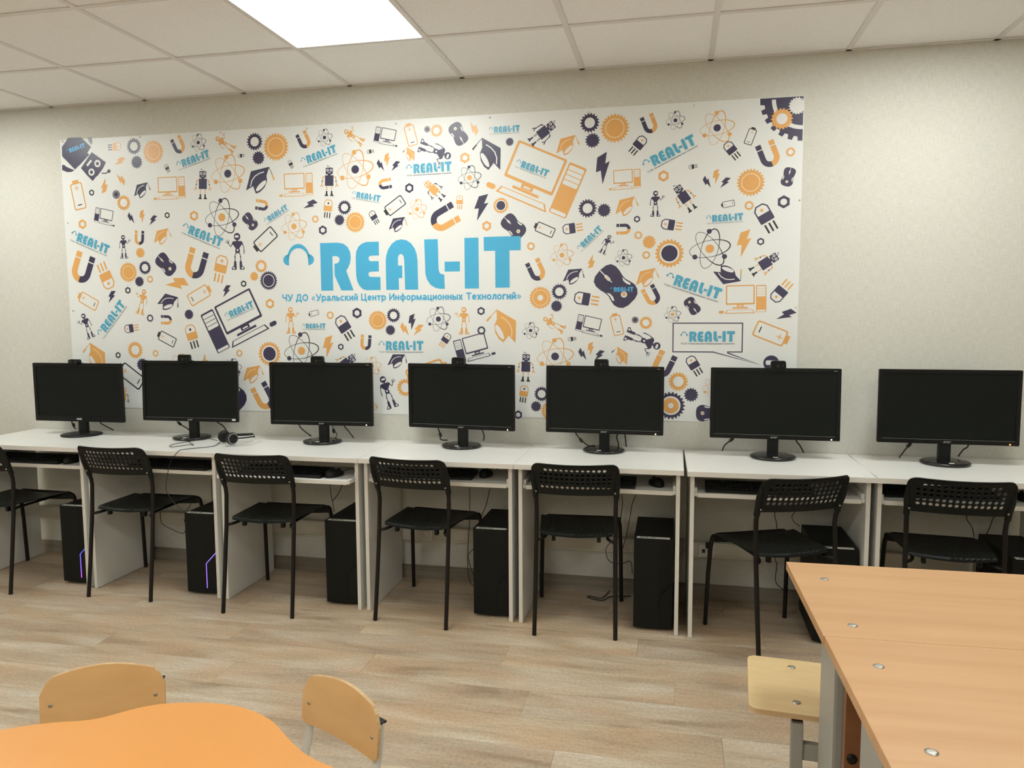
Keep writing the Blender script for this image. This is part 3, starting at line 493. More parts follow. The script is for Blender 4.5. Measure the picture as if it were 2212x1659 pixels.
_soft=[(.1,.42),(.38,.42),(.49,.36),(.53,.255),(.49,.15),(.38,.09),(.1,.09)]
GL={'Ч':(.80,[_st(.68,1),[(.1,1),(.1,.66),(.16,.54),(.3,.47),(.68,.47)]]),'У':(.84,[[(.04,1),(.44,.34)],[(.80,1),(.46,.24),(.36,.12),(.24,.09),(.10,.09)]]),
'Д':(.98,[[(.26,.91),(.74,.91)],_st(.74,1),[(.32,.95),(.28,.45),(.16,.1)],[(0,.09),(.95,.09)],[(.09,.1),(.09,-.2)],[(.86,.1),(.86,-.2)]]),'О':(.96,[_el(.47,.5,.37,.41)]),
'Ц':(.92,[_st(.1,1),_st(.66,1),[(0,.09),(.88,.09)],[(.80,.1),(.80,-.2)]]),'И':(.84,[_st(.1,1),_st(.72,1),[(.1,.12),(.72,.88)]]),'Т':(.78,[[(0,.91),(.76,.91)],_st(.38,1)]),
'«':(.66,[[(.28,.66),(.1,.38),(.28,.10)],[(.54,.66),(.36,.38),(.54,.10)]]),'»':(.66,[[(.1,.66),(.28,.38),(.1,.10)],[(.36,.66),(.54,.38),(.36,.10)]]),
'р':(.70,[[(.1,.73),(.1,-.25)],_el(.36,.365,.25,.275)]),'а':(.68,[_el(.29,.21,.19,.13),[(.55,0),(.55,.46),(.50,.57),(.40,.63),(.28,.645),(.10,.58)]]),
'л':(.68,[_st(.56),[(.18,.64),(.56,.64)],[(.25,.7),(.22,.3),(.14,.12),(.0,.09)]]),'ь':(.62,[_st(.1),_soft]),'с':(.62,[_el(.34,.365,.24,.275,45,315)]),
'к':(.64,[_st(.1),[(.12,.34),(.54,.72)],[(.24,.42),(.58,.01)]]),'и':(.64,[_st(.1),_st(.52),[(.1,.12),(.52,.61)]]),'й':(.64,[_st(.1),_st(.52),[(.1,.12),(.52,.61)],[(.16,.97),(.22,.88),(.31,.85),(.40,.88),(.46,.97)]]),
'е':(.68,[_el(.34,.365,.24,.275,10,318),[(.12,.36),(.60,.36)]]),'н':(.64,[_st(.1),_st(.52),[(.1,.38),(.52,.38)]]),'т':(.62,[[(0,.64),(.6,.64)],_st(.3)]),
'ф':(.92,[_el(.45,.365,.36,.275),[(.45,1),(.45,-.25)]]),'о':(.68,[_el(.33,.365,.24,.275)]),'м':(.84,[_st(.1),_st(.72),[(.1,.64),(.41,.12),(.72,.64)]]),
'ц':(.72,[_st(.1),_st(.52),[(0,.09),(.72,.09)],[(.64,.1),(.64,-.2)]]),'ы':(.88,[_st(.1),_soft,_st(.76)]),'х':(.62,[[(.06,.73),(.54,0)],[(.54,.73),(.06,0)]]),'г':(.54,[_st(.1),[(0,.64),(.52,.64)]])}
def line_mesh(body,key,wd=.2):
    ic=Ico(); x=0; n=0
    for ch in body:
        if ch==' ': x+=.42; continue
        aw,strokes=GL[ch]
        for st in strokes:
            n+=1; ic.stroke([(x+a,c) for a,c in st],wd if ch not in '«»' else .12,key,1+.12*(n%5))
        x+=aw+.07
    for k,(a,c,l) in enumerate(ic.v): ic.v[k]=(a-x/2,c-.42,l)
    return ic.mesh('printed_tagline'),x
tag_me,TAGW=line_mesh(TAG,'B'); tag_small,_=line_mesh(TAG,'G',.15)
_cache={}
def icon_mesh(t,c1,c2):
    key=(t,c1,c2)
    if key in _cache: return _cache[key]
    ic=Ico(); o=c2 or c1
    if t=='gear_ring': ic.poly(gearpts(.5,18),c1,1,[circ(0,0,.27)])
    elif t=='gear': ic.poly(gearpts(.5,15,depth=.17),c1)
    elif t=='gear_banded': ic.poly(gearpts(.5,24,depth=.12),c1).ring(0,0,.305,.345,'P' if c1=='O' else 'W',2)
    elif t=='gear_target': ic.poly(gearpts(.5,24,depth=.12),c1,1,[circ(0,0,.13)]).ring(0,0,.33,.365,'P',2)
    elif t=='gear_hub': ic.poly(gearpts(.5,22,depth=.12),c1).disc(0,0,.345,'W',2,28).disc(0,0,.285,c2,3,28); (ic.disc(0,0,.1,'W',4) if c1=='N' else None)
    elif t=='nut': ic.poly([(.5*math.sin(PI/3*i),.5*math.cos(PI/3*i)) for i in range(6)],c1,1,[circ(0,0,.25,18)])
    elif t=='atom':
        for a in (75,10,-52):
            ca,sa=math.cos(math.radians(a)),math.sin(math.radians(a)); P=[];W_=[]
            for i in range(40):
                q=2*PI*i/40; ex,ey=.5*math.cos(q),.205*math.sin(q); P.append((ex*ca-ey*sa,ex*sa+ey*ca)); W_.append(.012+.016*max(0,math.cos(q)))
            ic.stroke(P,W_,c1,1,True)
        ic.disc(0,0,.105,c2,2)
        for x,y in ((-.02,.43),(-.36,-.2),(.36,-.2)): ic.disc(x,y,.062,'O' if c1=='O' else 'N',2,14)
    elif t=='magnet':
        for sg,k in ((-1,c1),(1,c2)):
            out=[(0,-.5)]+[(sg*.36*math.sin(PI/2*i/8),-.14-.36*math.cos(PI/2*i/8)) for i in range(1,9)]+[(sg*.36,.24),(sg*.15,.24)]
            inn=[(sg*.15*math.sin(PI/2*i/8),-.14-.15*math.cos(PI/2*i/8)) for i in range(8,-1,-1)]
            ic.poly(out+inn,k,1); ic.rect(sg*.36,.275,sg*.15,.46,k)
    elif t=='bolt': ic.poly([(-.12,.36),(.2,.5),(.12,.14),(.27,.2),(-.02,-.5),(-.04,-.06),(-.2,-.1)],c1)
    elif t=='battery':
        ic.poly(rrect(.46,.88,.07,4,0,-.06),c1,1,[rrect(.38,.80,.045,4,0,-.06)]).rect(-.12,.37,.12,.47,c1)
        ic.rect(-.085,.20,.085,.222,'O' if c1!='K' or c2=='O' else 'K',2).rect(-.011,.125,.011,.297,'O' if c1!='K' or c2=='O' else 'K',2).rect(-.085,-.36,.085,-.33,'K' if c2 in 'KO' else c2,2)
    elif t=='cap':
        ic.poly([(-.5,-.22),(-.22,.30),(.40,.30),(.20,-.02)],c1)                    # board
        ic.poly([(-.24,-.17),(-.16,.02),(-.02,.14),(.14,.16),(.26,.12),(.24,-.1),(.12,-.26),(-.05,-.36),(-.2,-.38)],c1,1.4)
        ic.stroke([(-.33,-.14),(-.25,.02),(-.12,.13),(.04,.18),(.20,.19)],.03,'P' if c1=='O' else 'W',3)
        e=[(.02+.24*math.cos(2*PI*i/20)*.9-.0,-.19+.105*math.sin(2*PI*i/20)+.26*math.cos(2*PI*i/20)*.5) for i in range(20)]
        ic.poly(e,c1,2); ic.poly([(.02+(x-.02)*.9,-.19+(y+.19)*.78) for x,y in e],'W',3)
        ic.stroke([(.38,.29),(.42,.16),(.44,.06)],.018,'K' if c1=='N' else c1,2); ic.poly([(.42,.06),(.46,.06),(.5,-.1),(.45,-.12)],c2,2)
    elif t=='computer':
        k=c1
        ic.poly(rrect(.60,.42,.02,3,-.06,.13),k,1,[rrect(.546,.362,.008,3,-.06,.135)])
        ic.rect(-.13,-.13,.01,-.075,k).poly([(-.22,-.165),(.10,-.165),(.10,-.135),(-.22,-.135)],k).rect(-.10,-.115,-.02,-.095,'W',2)
        ic.poly(rrect(.21,.58,.02,3,.375,.04),k,1,[rrect(.175,.22,.015,3,.375,.195),rrect(.18,.04,.01,2,.375,-.22)])
        for q in (.25,.195,.14): ic.rect(.29,q-.004,.46,q+.004,k)
        ic.poly([(-.34,-.19),(.20,-.19),(.25,-.27),(-.38,-.27)],k,1,[[(-.325,-.198),(.185,-.198),(.220,-.254),(-.350,-.254)]])
        ic.poly(rrect(.11,.06,.028,4,-.455,-.235),k)
    elif t=='robot':
        b_,l_=c1,c2
        ic.poly(rrect(.25,.21,.02,2,0,.31),b_); ic.rect(-.055,.16,.055,.21,b_); ic.rect(-.15,-.17,.15,.17,b_)
        for sg in (-1,1):
            ic.ring(sg*.06,.335,.022,.045,'W',2,14); ic.stroke([(sg*.17,.13),(sg*.225,.10),(sg*.24,.02)],.035,l_ if l_!=b_ else b_,1)
            ic.disc(sg*.24,-.02,.024,'K' if l_=='O' else ('O' if b_=='O' else b_),2,12)
            ic.stroke([(sg*.245,-.06),(sg*.265,-.14)],.035,l_); ic.stroke([(sg*.23,-.21),(sg*.235,-.165),(sg*.265,-.14),(sg*.30,-.165),(sg*.305,-.205)],.028,l_)
            ic.rect(sg*.085-.022,-.235,sg*.085+.022,-.195,l_); ic.disc(sg*.085,-.275,.022,'O' if l_=='O' or b_=='O' else b_,1,12)
            ic.poly([(sg*.065,-.33),(sg*.11,-.33),(sg*.12,-.43),(sg*.17,-.5),(sg*.03,-.5),(sg*.06,-.43)],'K' if b_=='N' and l_=='O' else ('N' if b_=='O' else b_))
        ic.rect(-.05,.245,.05,.262,'W',2); ic.stroke([(0,.415),(.0,.45),(-.05,.475)],.012,'K' if b_=='N' else b_); ic.disc(-.06,.475,.018,'K' if b_=='N' else b_,1,10)
    elif t=='android':
        k=c1
        ic.poly([(.10*math.cos(2*PI*i/20),.40+.1*math.sin(2*PI*i/20)) for i in range(20)],k,1); ic.poly(rrect(.12,.06,.02,3,.01,.405),'W',2)
        ic.rect(-.025,.27,.025,.31,k); ic.poly([(-.17,.23),(-.12,.28),(.12,.28),(.17,.23),(.07,.10),(.05,.06),(-.05,.06),(-.07,.10)],k)
        ic.poly(circ(0,.02,.075,16),k,1,[circ(0,.035,.03,10)])
        for sg in (-1,1):
            ic.stroke([(sg*.05,-.03),(sg*.085,-.12),(sg*.085,-.27)],[.03,.018,.028],k); ic.disc(sg*.085,-.15,.022,k,1,10)
            ic.poly([(sg*.05,-.27),(sg*.12,-.27),(sg*.125,-.38),(sg*.20,-.45),(sg*.19,-.5),(sg*.05,-.5),(sg*.045,-.4)],k); ic.poly([(sg*.12,-.41),(sg*.17,-.45),(sg*.165,-.475),(sg*.10,-.475)],'W' if k!='O' else 'P',2)
        ic.stroke([(-.15,.21),(-.19,.12),(-.20,-.02),(-.185,-.08)],[.035,.018,.028,.012],k)
        ic.stroke([(.15,.21),(.20,.13),(.255,.20)],[.03,.016,.024],k)
        for dx,dy in ((-.02,.10),(.03,.115),(.075,.10),(.11,.055)): ic.stroke([(.262,.21),(.262+dx,.21+dy)],.013,k)
    elif t=='mouse':
        ic.poly([(-.17,.48),(0,.50),(.17,.48),(.27,.42),(.31,.31),(.30,.18),(.27,.06),(.265,-.04),(.30,-.16),(.32,-.27),(.29,-.38),(.22,-.46),(.10,-.50),(-.10,-.50),(-.22,-.46),(-.29,-.38),(-.32,-.27),(-.30,-.16),(-.265,-.04),(-.27,.06),(-.30,.18),(-.31,.31),(-.27,.42)],c1)
        ic.rect(-.012,.33,.012,.49,'W',2).poly(rrect(.07,.16,.03,3,0,.26),'W',2).poly(rrect(.035,.10,.015,3,0,.26),'P',3).rect(-.01,.12,.01,.2,'W',2)
        for sg in (-1,1): ic.poly([(sg*.245,.04),(sg*.245,-.06),(sg*.275,-.18),(sg*.245,-.21),(sg*.205,-.13),(sg*.20,-.03)],'W',2)
        ic.disc(0,-.26,.07,'W',2,16).disc(0,-.26,.04,'O',3,12)
    elif t=='transistor':
        ic.poly([(-.25,-.1),(-.22,-.13),(.22,-.13),(.25,-.1),(.25,.36),(.13,.5),(-.13,.5),(-.25,.36)],c1,1)
        ic.poly([(-.205,.17),(.205,.17),(.205,.345),(.11,.455),(-.11,.455),(-.205,.345)],'W',2); ic.disc(0,.3,.055,'O' if (c1=='N' and c2!='N') else ('N' if c2=='K' else c1),3,14)
        for x in (-.15,0,.15): ic.rect(x-.032,-.5,x+.032,-.19,c2)
    elif t=='logo':
        s=1/4.33; wordmark(ic,c1,s,-.5,-.115,6); headphones(ic,c1,s,-.5,-.115,6)
    me=ic.mesh('printed_'+t); _cache[key]=me; return me
PN={'gear_ring':'printed_gear','gear':'printed_gear','gear_banded':'printed_gear','gear_target':'printed_gear','gear_hub':'printed_gear','nut':'printed_nut','atom':'printed_atom','magnet':'printed_magnet','bolt':'printed_lightning_bolt','battery':'printed_battery','cap':'printed_graduation_cap','computer':'printed_computer','robot':'printed_robot','android':'printed_android','mouse':'printed_mouse','transistor':'printed_transistor','logo':'printed_logo'}
def place_print(o,x,z,rot,s,mir=0,lay=0):
    o.parent=banner
    o.matrix_local=T(x-BC[0],-.0016-lay*LAY,z-BC[2])@FACE@RZ(math.radians(rot))@Matrix.Diagonal((-s if mir else s,s,1,1))
for (t,c1,c2,x,z,s,rot,mir) in ICONS:
    if t=='cap': s*=1.02
    o=link(PN[t],icon_mesh(t,c1,c2)); place_print(o,x,z,rot,s,mir)
    if t=='logo':
        g=link('printed_tagline',tag_small); ts=s*1.19/TAGW; g.parent=o
        g.matrix_local=T(-.09,-.158,5*LAY)@Matrix.Diagonal((ts/s,ts/s*1.1,1,1))
# main wordmark
ic=Ico(); wordmark(ic,'B'); o=link('printed_wordmark',ic.mesh('printed_wordmark')); place_print(o,-.791,1.5365,0,1.0846/4.33); o['label']='big blue REAL-IT lettering'
ic=Ico(); headphones(ic,'B'); o=link('printed_headphones',ic.mesh('printed_headphones')); place_print(o,-.791,1.5365,0,1.0846/4.33)
o=link('printed_tagline',tag_me); o.parent=banner; _s=1.318/TAGW; o.matrix_local=T((-1.0217+.3005)/2-BC[0],-.0016-2*LAY,1.4975-BC[2])@FACE@Matrix.Diagonal((_s,_s*1.02,1,1)); o['label']='blue Cyrillic line under the lettering'
# corner robot (top left) and corner gear (top right), speech bubble
def P0(pts): return [(x-BC[0],z-BC[2]) for x,z in pts]
ic=Ico(); ic.poly(P0(CR_BODY),'N').poly(P0(CR_HEAD),'N').poly(P0(CR_ARM1),'G').poly(P0(CR_ARM2),'N').poly(P0(CR_MOUTH),'W',2)
for x,z in P0(CR_EYES): ic.disc(x,z,.020,'W',2).disc(x,z,.010,'N',3)
ic.stroke(P0(CR_ANT),.006,'N'); ic.disc(*P0(CR_ANT)[-1],.010,'N')
o=link('printed_robot',ic.mesh('printed_robot')); place_print(o,BC[0],BC[2],0,1)
o=link('printed_logo',icon_mesh('logo','L','')); place_print(o,CR_LOGO[0],CR_LOGO[1],14,.105)
gx,gz=P0(CG)[0]; ic=Ico(); r=93/CG_SC
gp=[]
NT=26
for i in range(int(NT/4)+1):
    for da,rr in ((-.5,.9),(-.30,.905),(-.22,1),(.22,1),(.30,.905)):
        a=PI+2*PI*(i+da+.25)/NT
        if PI<=a<=1.5*PI: gp.append((gx+r*rr*math.cos(a),gz+r*rr*math.sin(a)))
gxr=BX1-BC[0]-.004; gzt=BZ1-BC[2]-.003
ic.poly([(min(x,gxr),min(z,gzt)) for x,z in [(gx,gzt)]+[(gp[0][0],gzt)]+gp+[(gxr,gp[-1][1]),(gxr,gzt)]],'N')
arc=lambda rr:[(gx+r*rr*math.cos(PI+.5*PI*i/16),gz+r*rr*math.sin(PI+.5*PI*i/16)) for i in range(17)]
ic.poly([(min(x,gxr),min(z,gzt)) for x,z in arc(.73)+arc(.635)[::-1]],'W',2)
ax,az=P0(CG)[1]; ic.poly(gearpts(23.5/CG_SC,18,ax,az,.13),'O',3).disc(ax,az,12/CG_SC,'W',4)
wx,wz=P0(CG)[2]; ic.poly([(min(x,gxr),min(z,gzt)) for x,z in gearpts(19/CG_SC,18,wx,wz,.13)],'W',3)
o=link('printed_gear',ic.mesh('printed_gear')); place_print(o,BC[0],BC[2],0,1)
ic=Ico(); ic.stroke(P0(BUBBLE),.005,'N',1,True); o=link('printed_speech_bubble',ic.mesh('printed_speech_bubble')); place_print(o,BC[0],BC[2],0,1)
pin_me=MB().lathe([(.0045,0),(.0045,.002),(.003,.0035),(.0,.004)],10,mtx=RX(PI/2)).mesh('pin','chrome')
for x,z in PINS:
    o=link('pin',pin_me,banner); o.location=(min(max(x,BX0+.008),BX1-.008)-BC[0],-.0016,min(z,BZ1-.008)-BC[2])

# ---------------------------------------------------------------- desks
DT=.7446; YF=-.527
SEAMS=[-2.640,-1.8865,-1.1296,-.3785,.362,1.1026,1.8612,2.612]
ORD=['first','second','third','fourth','fifth','sixth','seventh']
def desk(i):
    x0,x1=SEAMS[i],SEAMS[i+1]; wd=x1-x0-(.010 if i==5 else .0016); cx=(x0+x1)/2
    rz=0
    if i==5: rz=math.radians(0.95)
    lab=['white computer desk at the far left end of the row','second white computer desk from the left, headset lying on top','third white computer desk from the left, keyboard tray pulled out','fourth white computer desk from the left, middle of the row','fifth white computer desk from the left, wedge gap on its right','sixth white computer desk from the left, beside the wedge gap','rightmost white computer desk, partly behind the beech tables'][i]
    t=empty('computer_desk',(cx+(.0005 if i==5 else 0),-.009 if i==5 else -.004,0),rz,label=lab,cat='desk',group='white computer desks along the wall')
    h=wd/2; yf=YF+.004
    MB().box(-h,h,yf+.001,0,DT-.022,DT,0).box(-h,h,yf,yf+.001,DT-.022,DT-.0015,1).obj('tabletop',['desk_white','desk_edge'],t)
    for sg in (-1,1):
        xa=sg*(h-.014); xb=sg*(h-.031)
        MB().box(min(xa,xb),max(xa,xb),-.484,-.046,0.002,DT-.022,0).box(min(xa,xb),max(xa,xb),-.4848,-.484,0.002,DT-.022,1).obj('side_panel',['desk_white','desk_edge'],t)
    out=.075 if i==2 else 0.0
    hw=h-.031-.014; zt=.640
    MB().box(-hw,hw,-.468-out,-.16-out,zt-.018,zt,0).box(-hw,hw,-.469-out,-.468-out,zt-.018,zt-.001,1).obj('keyboard_tray',['desk_white','desk_edge'],t)
    for sg in (-1,1):
        xa=sg*(hw+.001); xb=sg*(h-.032)
        q=MB().box(min(xa,xb),max(xa,xb),-.470-out,-.15,zt-.014,zt+.004).box(min(xa,xb),max(xa,xb),-.46,-.15,zt+.004,zt+.022)
        q.obj('rail','rail_white',t)
    for sg in (-1,1): MB().lathe([(.004,0),(.004,.002)],8,mtx=T(sg*(h-.031),-.42,.69)@RY(-sg*PI/2)).obj('cam_cover','logo_grey',t)
    return t
desks=[desk(i) for i in range(7)]

# ---------------------------------------------------------------- monitors
MON=[(-2.185,-.176,.985,.6,0),(-1.495,-.166,1.003,1.3,1.9),(-.736,-.158,1.0,1.8,.6),(.013,-.150,.999,-5.5,0),(.726,-.14,.995,-2.0,2.1),(1.504,-.169,.996,-.8,2.7),(2.225,-.174,.997,-.85,.8)]
MW,MH=.566,.326
def monitor(i):
    x,y,z,yaw,tilt=MON[i]; first=i==0
    lab=['black monitor with silver brand mark and matte oval foot, leftmost of the row','second black monitor from the left, white sticker on its lower right corner','third black monitor from the left, white power light','black monitor in the middle of the row, turned slightly to the right','fifth black monitor from the left, webcam on top, amber power light','sixth black monitor from the left, covering the banner corner','rightmost black monitor without a webcam, orange power light'][i]
    t=empty('monitor',(x,y,DT),math.radians(yaw),label=lab,cat='monitor',group='black monitors on the white desks')
    zc=z-DT; tl=Matrix.Translation((0,0,zc))@RX(-math.radians(tilt))
    bz=.017 if not first else .019; bb=.020 if not first else .030
    q=MB().prism(rrect(MW,MH,.004,3),-.0,.022,mtx=tl@RX(PI/2)@T(0,0,-.022)); 
    # frame: shell body behind, bezel ring in front
    q=MB(); o_=rrect(MW,MH,.005,3); n=len(o_)
    def ring_pts(pts,yy): return [(p[0],yy,p[1]) for p in pts]
    i_=rrect(MW-2*bz,MH-bz-bb,.001,3,0,(bb-bz)/2)
    v=ring_pts(o_,.002)+ring_pts(o_,0.0)+ring_pts(i_,0.0)+ring_pts(i_,.0035)
    ff=[]
    for a in range(3): ff+=[(a*n+k,a*n+(k+1)%n,(a+1)*n+(k+1)%n,(a+1)*n+k) for k in range(n)]
    q.add(v,ff,0,False,tl); q.obj('bezel','screen_bezel' ,t,fix=False)
    MB().box(-(MW/2-bz),MW/2-bz,.0034,.006,-MH/2+bb,MH/2-bz,mtx=tl).obj('screen','screen',t)
    q=MB(); b2=rrect(MW,MH,.005,3); b3=rrect(MW-.012,MH-.012,.006,3); b4=rrect(MW*.62,MH*.62,.03,3)
    v=ring_pts(b2,.002)+ring_pts(b2,.014)+ring_pts(b3,.020)+ring_pts(b4,.042)
    ff=[]
    for a in range(3): ff+=[(a*n+k,a*n+(k+1)%n,(a+1)*n+(k+1)%n,(a+1)*n+k) for k in range(n)]
    ff.append(tuple(range(3*n,4*n))); q.add(v,ff,0,False,tl); q.obj('back_shell','black_plastic',t)
    # stand
    by=.040
    if first:
        MB().lathe([(.098,0),(.100,.004),(.098,.009),(.080,.012),(.0,.014)],40,mtx=T(0,by-.03,0),sx=1.08,sy=1.0).obj('foot','black_plastic',t)
    else:
        MB().lathe([(.094,0),(.100,.004),(.101,.010),(.096,.014),(.088,.0155),(.0,.017)],44,mtx=T(0,by-.032,0),sx=1.0,sy=.93).obj('foot','black_gloss',t)
        MB().prism(rrect(.022,.010,.003,3),0,.0006,mtx=T(.004 if i!=4 else -.014,by-.105,.0158)@RX(math.radians(6))).obj('foot_label','sticker',t)
    MB().box(-.0245,.0245,.018,.045,.012,MH*.35+zc-MH/2,0,.003).obj('stand_neck','black_plastic',t)
    # brand mark, power light
    if first:
        o=link('brand_mark',text_mesh('AOC',.013,'logo_light',offset=.0009,xs=1.15),t); o.matrix_local=tl@T(0,-.0004,-MH/2+.014)@RX(PI/2)
    else:
        o=link('brand_mark',text_mesh('acer',.0155,'logo_grey',offset=.0004,shear=.35,xs=1.1),t); o.matrix_local=tl@T(0,-.0004,-MH/2+.010)@RX(PI/2)
        if i!=1: MB().lathe([(.0032,0),(.0032,.001)],10,mtx=tl@T(MW/2-.036,0,-MH/2+.006)@RX(PI/2)).obj('power_light','power_led_red' if i==6 else 'power_led',t)
        MB().box(-MW/2+.018,MW/2-.018,-.0003,.0002,-MH/2+bb-.0012,-MH/2+bb-.0002,mtx=tl).obj('bezel_line','logo_grey',t)
        if i!=1 and i!=6: MB().box(MW/2-.032,MW/2-.018,-.0003,.0002,MH/2-.0125,MH/2-.010,mtx=tl).obj('model_mark','logo_grey',t)
    if i==1: MB().prism(rrect(.021,.010,.0015,2),0,.0005,mtx=tl@T(MW/2-.024,0,-MH/2+.013)@RX(PI/2)).obj('sticker','sticker',t)
    inv=Matrix.Translation((-x,-y,-DT))
    rot=RZ(-math.radians(yaw))
    for k,path in enumerate(MON_CABLES[i]):
        pts=[rot@inv@Vector((px,py,max(pz,DT+.004))) for px,py,pz in path]
        MB().tube(spline(pts,5),.0034 if not (i==2 and k==1) else .002,8).obj('cable','cable',t)
    fx=rot@inv@Vector(FERRITE[i])
    a=[rot@inv@Vector(p) for p in MON_CABLES[i][1 if i==2 else 0]][1:3]; d=(a[1]-a[0]).normalized()*.011
    MB().tube([fx-d,fx-d*.8,fx+d*.8,fx+d],[.005,.0075,.0075,.005],10).obj('ferrite_core','cable',t)
    return t
mons=[monitor(i) for i in range(7)]

# ---------------------------------------------------------------- webcams
def webcam(i,dx,style,lab):
    x,y,z,yaw,tilt=MON[i]; a=math.radians(yaw)
    top=z+MH/2*math.cos(math.radians(tilt)); ty=MH/2*math.sin(math.radians(tilt))
    px=x+dx*math.cos(a)-ty*math.sin(a); py=y+dx*math.sin(a)+ty*math.cos(a)
    t=empty('webcam',(px,py,top+.0006),a,label=lab,cat='webcam',group='webcams clipped on the monitors')
    if style==0:
        body=MB().prism(rrect(.062,.030,.012,5,0,.006),-.014,.014,mtx=RX(PI/2),smooth=False)
        body.obj('body','case_dark',t)
        MB().prism(rrect(.056,.024,.010,5,0,.006),.0142,.0155,mtx=RX(PI/2)).obj('face_plate','black_plastic',t)
        MB().lathe([(.0085,0),(.0085,.003),(.006,.0035),(.0,.002)],18,mtx=T(-.014,-.0155,.006)@RX(PI/2)).obj('lens','black_gloss',t)
        MB().lathe([(.0018,0),(.0018,.001)],8,mtx=T(.018,-.0155,.010)@RX(PI/2)).obj('indicator','logo_light',t)
    else:
        pts=[(-.034,-.010),(-.0325,.024),(-.027,.031),(.027,.031),(.0325,.024),(.034,-.010),(.028,-.014),(-.028,-.014)]
        MB().prism(pts,-.012,.012,mtx=T(0,-.004,.002)@RX(PI/2)).obj('body','black_plastic',t)
        MB().prism([(p[0]*.9,p[1]*.88+.0005) for p in pts],.0121,.0135,mtx=T(0,-.004,.002)@RX(PI/2)).obj('face_plate','case_dark',t)
        MB().lathe([(.0075,0),(.0075,.0025),(.005,.003),(.0,.0015)],16,mtx=T(-.001,-.0175,.008)@RX(PI/2)).obj('lens','black_gloss',t)
        MB().box(.016,.021,-.0182,-.0174,.010,.0115).obj('indicator','logo_grey',t)
    MB().box(-.012,.012,.006,.026,-.0002,.006,0,.001).box(-.010,.010,.024,.029,-.045,.004,0,.001).obj('clip','black_plastic',t)
    MB().tube(spline([(.026,.012,.002),(.034,.022,-.001),(.04,.032,-.02)],5),.0016,6).obj('cable','cable',t)
webcam(0,-.008,0,'small rounded dark grey webcam on the leftmost monitor')
webcam(1,-.020,1,'black webcam on the second monitor from the left')
webcam(2,-.010,1,'black webcam on the third monitor from the left')
webcam(3,-.005,1,'black webcam on the fourth monitor, in front of a printed computer')
webcam(4,-.012,1,'black webcam on the fifth monitor from the left')
webcam(5,.012,1,'black webcam on the sixth monitor, by the speech bubble tip')

# ---------------------------------------------------------------- keyboards and mice on the trays
TZ=.640
def keyboard(x,y,rz,lab,wd=.445):
    t=empty('keyboard',(x,y,TZ),math.radians(rz),label=lab,cat='keyboard',group='black keyboards on the desk trays')
    h=wd/2
    prof=[(-.072,0),(.072,0),(.072,.026),(.06,.027),(-.066,.014),(-.072,.010)]
    MB().prism(prof,-h,h,mtx=Matrix(((0,0,1,0),(1,0,0,0),(0,1,0,0),(0,0,0,1)))).obj('body','black_plastic',t)
    k=MB()
    for r_ in range(6):
        yy=.050-r_*.0195; zz=.0145+(yy+.066)/.126*.0125
        n=22
        for c in range(n):
            xa=-h+.012+(wd-.024)*c/n
            if r_==0 and c%4==3: continue
            k.box(xa,xa+(wd-.024)/n-.003,yy-.0085,yy+.0075,zz,zz+.004)
    k.obj('keys','case_dark',t)
    MB().tube(spline([(.05,.07,.012),(.06,.09,.02),(.09,.11,.012),(.10,.13,.004)],5),.0018,6).obj('cable','cable',t)
keyboard(-2.30,-.39,0,'black keyboard on the far left desk tray')
keyboard(-1.435,-.40,0,'black keyboard on the second desk tray under the headset cable')
keyboard(-.79,-.445,-2,'black keyboard on the pulled-out third desk tray')
keyboard(-.085,-.36,2,'black keyboard on the fourth desk tray')
keyboard(.672,-.385,0,'black keyboard on the fifth desk tray behind the chair')
keyboard(1.418,-.395,-1,'black keyboard at the left of the sixth desk tray')
keyboard(2.145,-.33,1,'black keyboard on the rightmost desk tray')
def mouse(x,y,rz,lab):
    t=empty('computer_mouse',(x,y,TZ),math.radians(rz),label=lab,cat='mouse',group='black computer mice on the desk trays')
    q=MB(); n=20; rings=[(1.0,0.0),(1.03,.008),(1.0,.016),(.86,.026),(.6,.033),(.25,.0355)]
    v=[];f=[]
    for s,zz in rings:
        for k in range(n):
            a=2*PI*k/n; xx=.031*s*math.cos(a)*(1+.06*math.sin(a)); yy=.055*s*math.sin(a)-(.004 if zz>.02 else 0)
            v.append((xx,yy,zz*(1-.12*math.sin(a))))
    for j in range(len(rings)-1): f+=[(j*n+k,j*n+(k+1)%n,(j+1)*n+(k+1)%n,(j+1)*n+k) for k in range(n)]
    f+=[tuple(range(n))[::-1],tuple(range(5*n,6*n))]; q.add(v,f,0,True); q.obj('shell','black_plastic',t)
    MB().lathe([(.008,-.003),(.008,.003)],14,mtx=T(0,.030,.026)@RY(PI/2)).obj('scroll_wheel','case_dark',t)
    MB().tube(spline([(0,.053,.010),(.005,.075,.016),(.02,.10,.02),(.03,.125,.006)],5),.0017,6).obj('cable','cable',t)
mouse(-2.045,-.40,5,'black mouse at the right end of the far left tray')
mouse(-.53,-.455,-20,'black mouse beside the keyboard on the pulled-out tray')
mouse(.183,-.315,0,'black mouse at the right of the fourth desk tray')
mouse(.985,-.36,20,'black mouse at the right of the fifth desk tray')
mouse(2.47,-.36,10,'black mouse at the right edge of the rightmost tray')

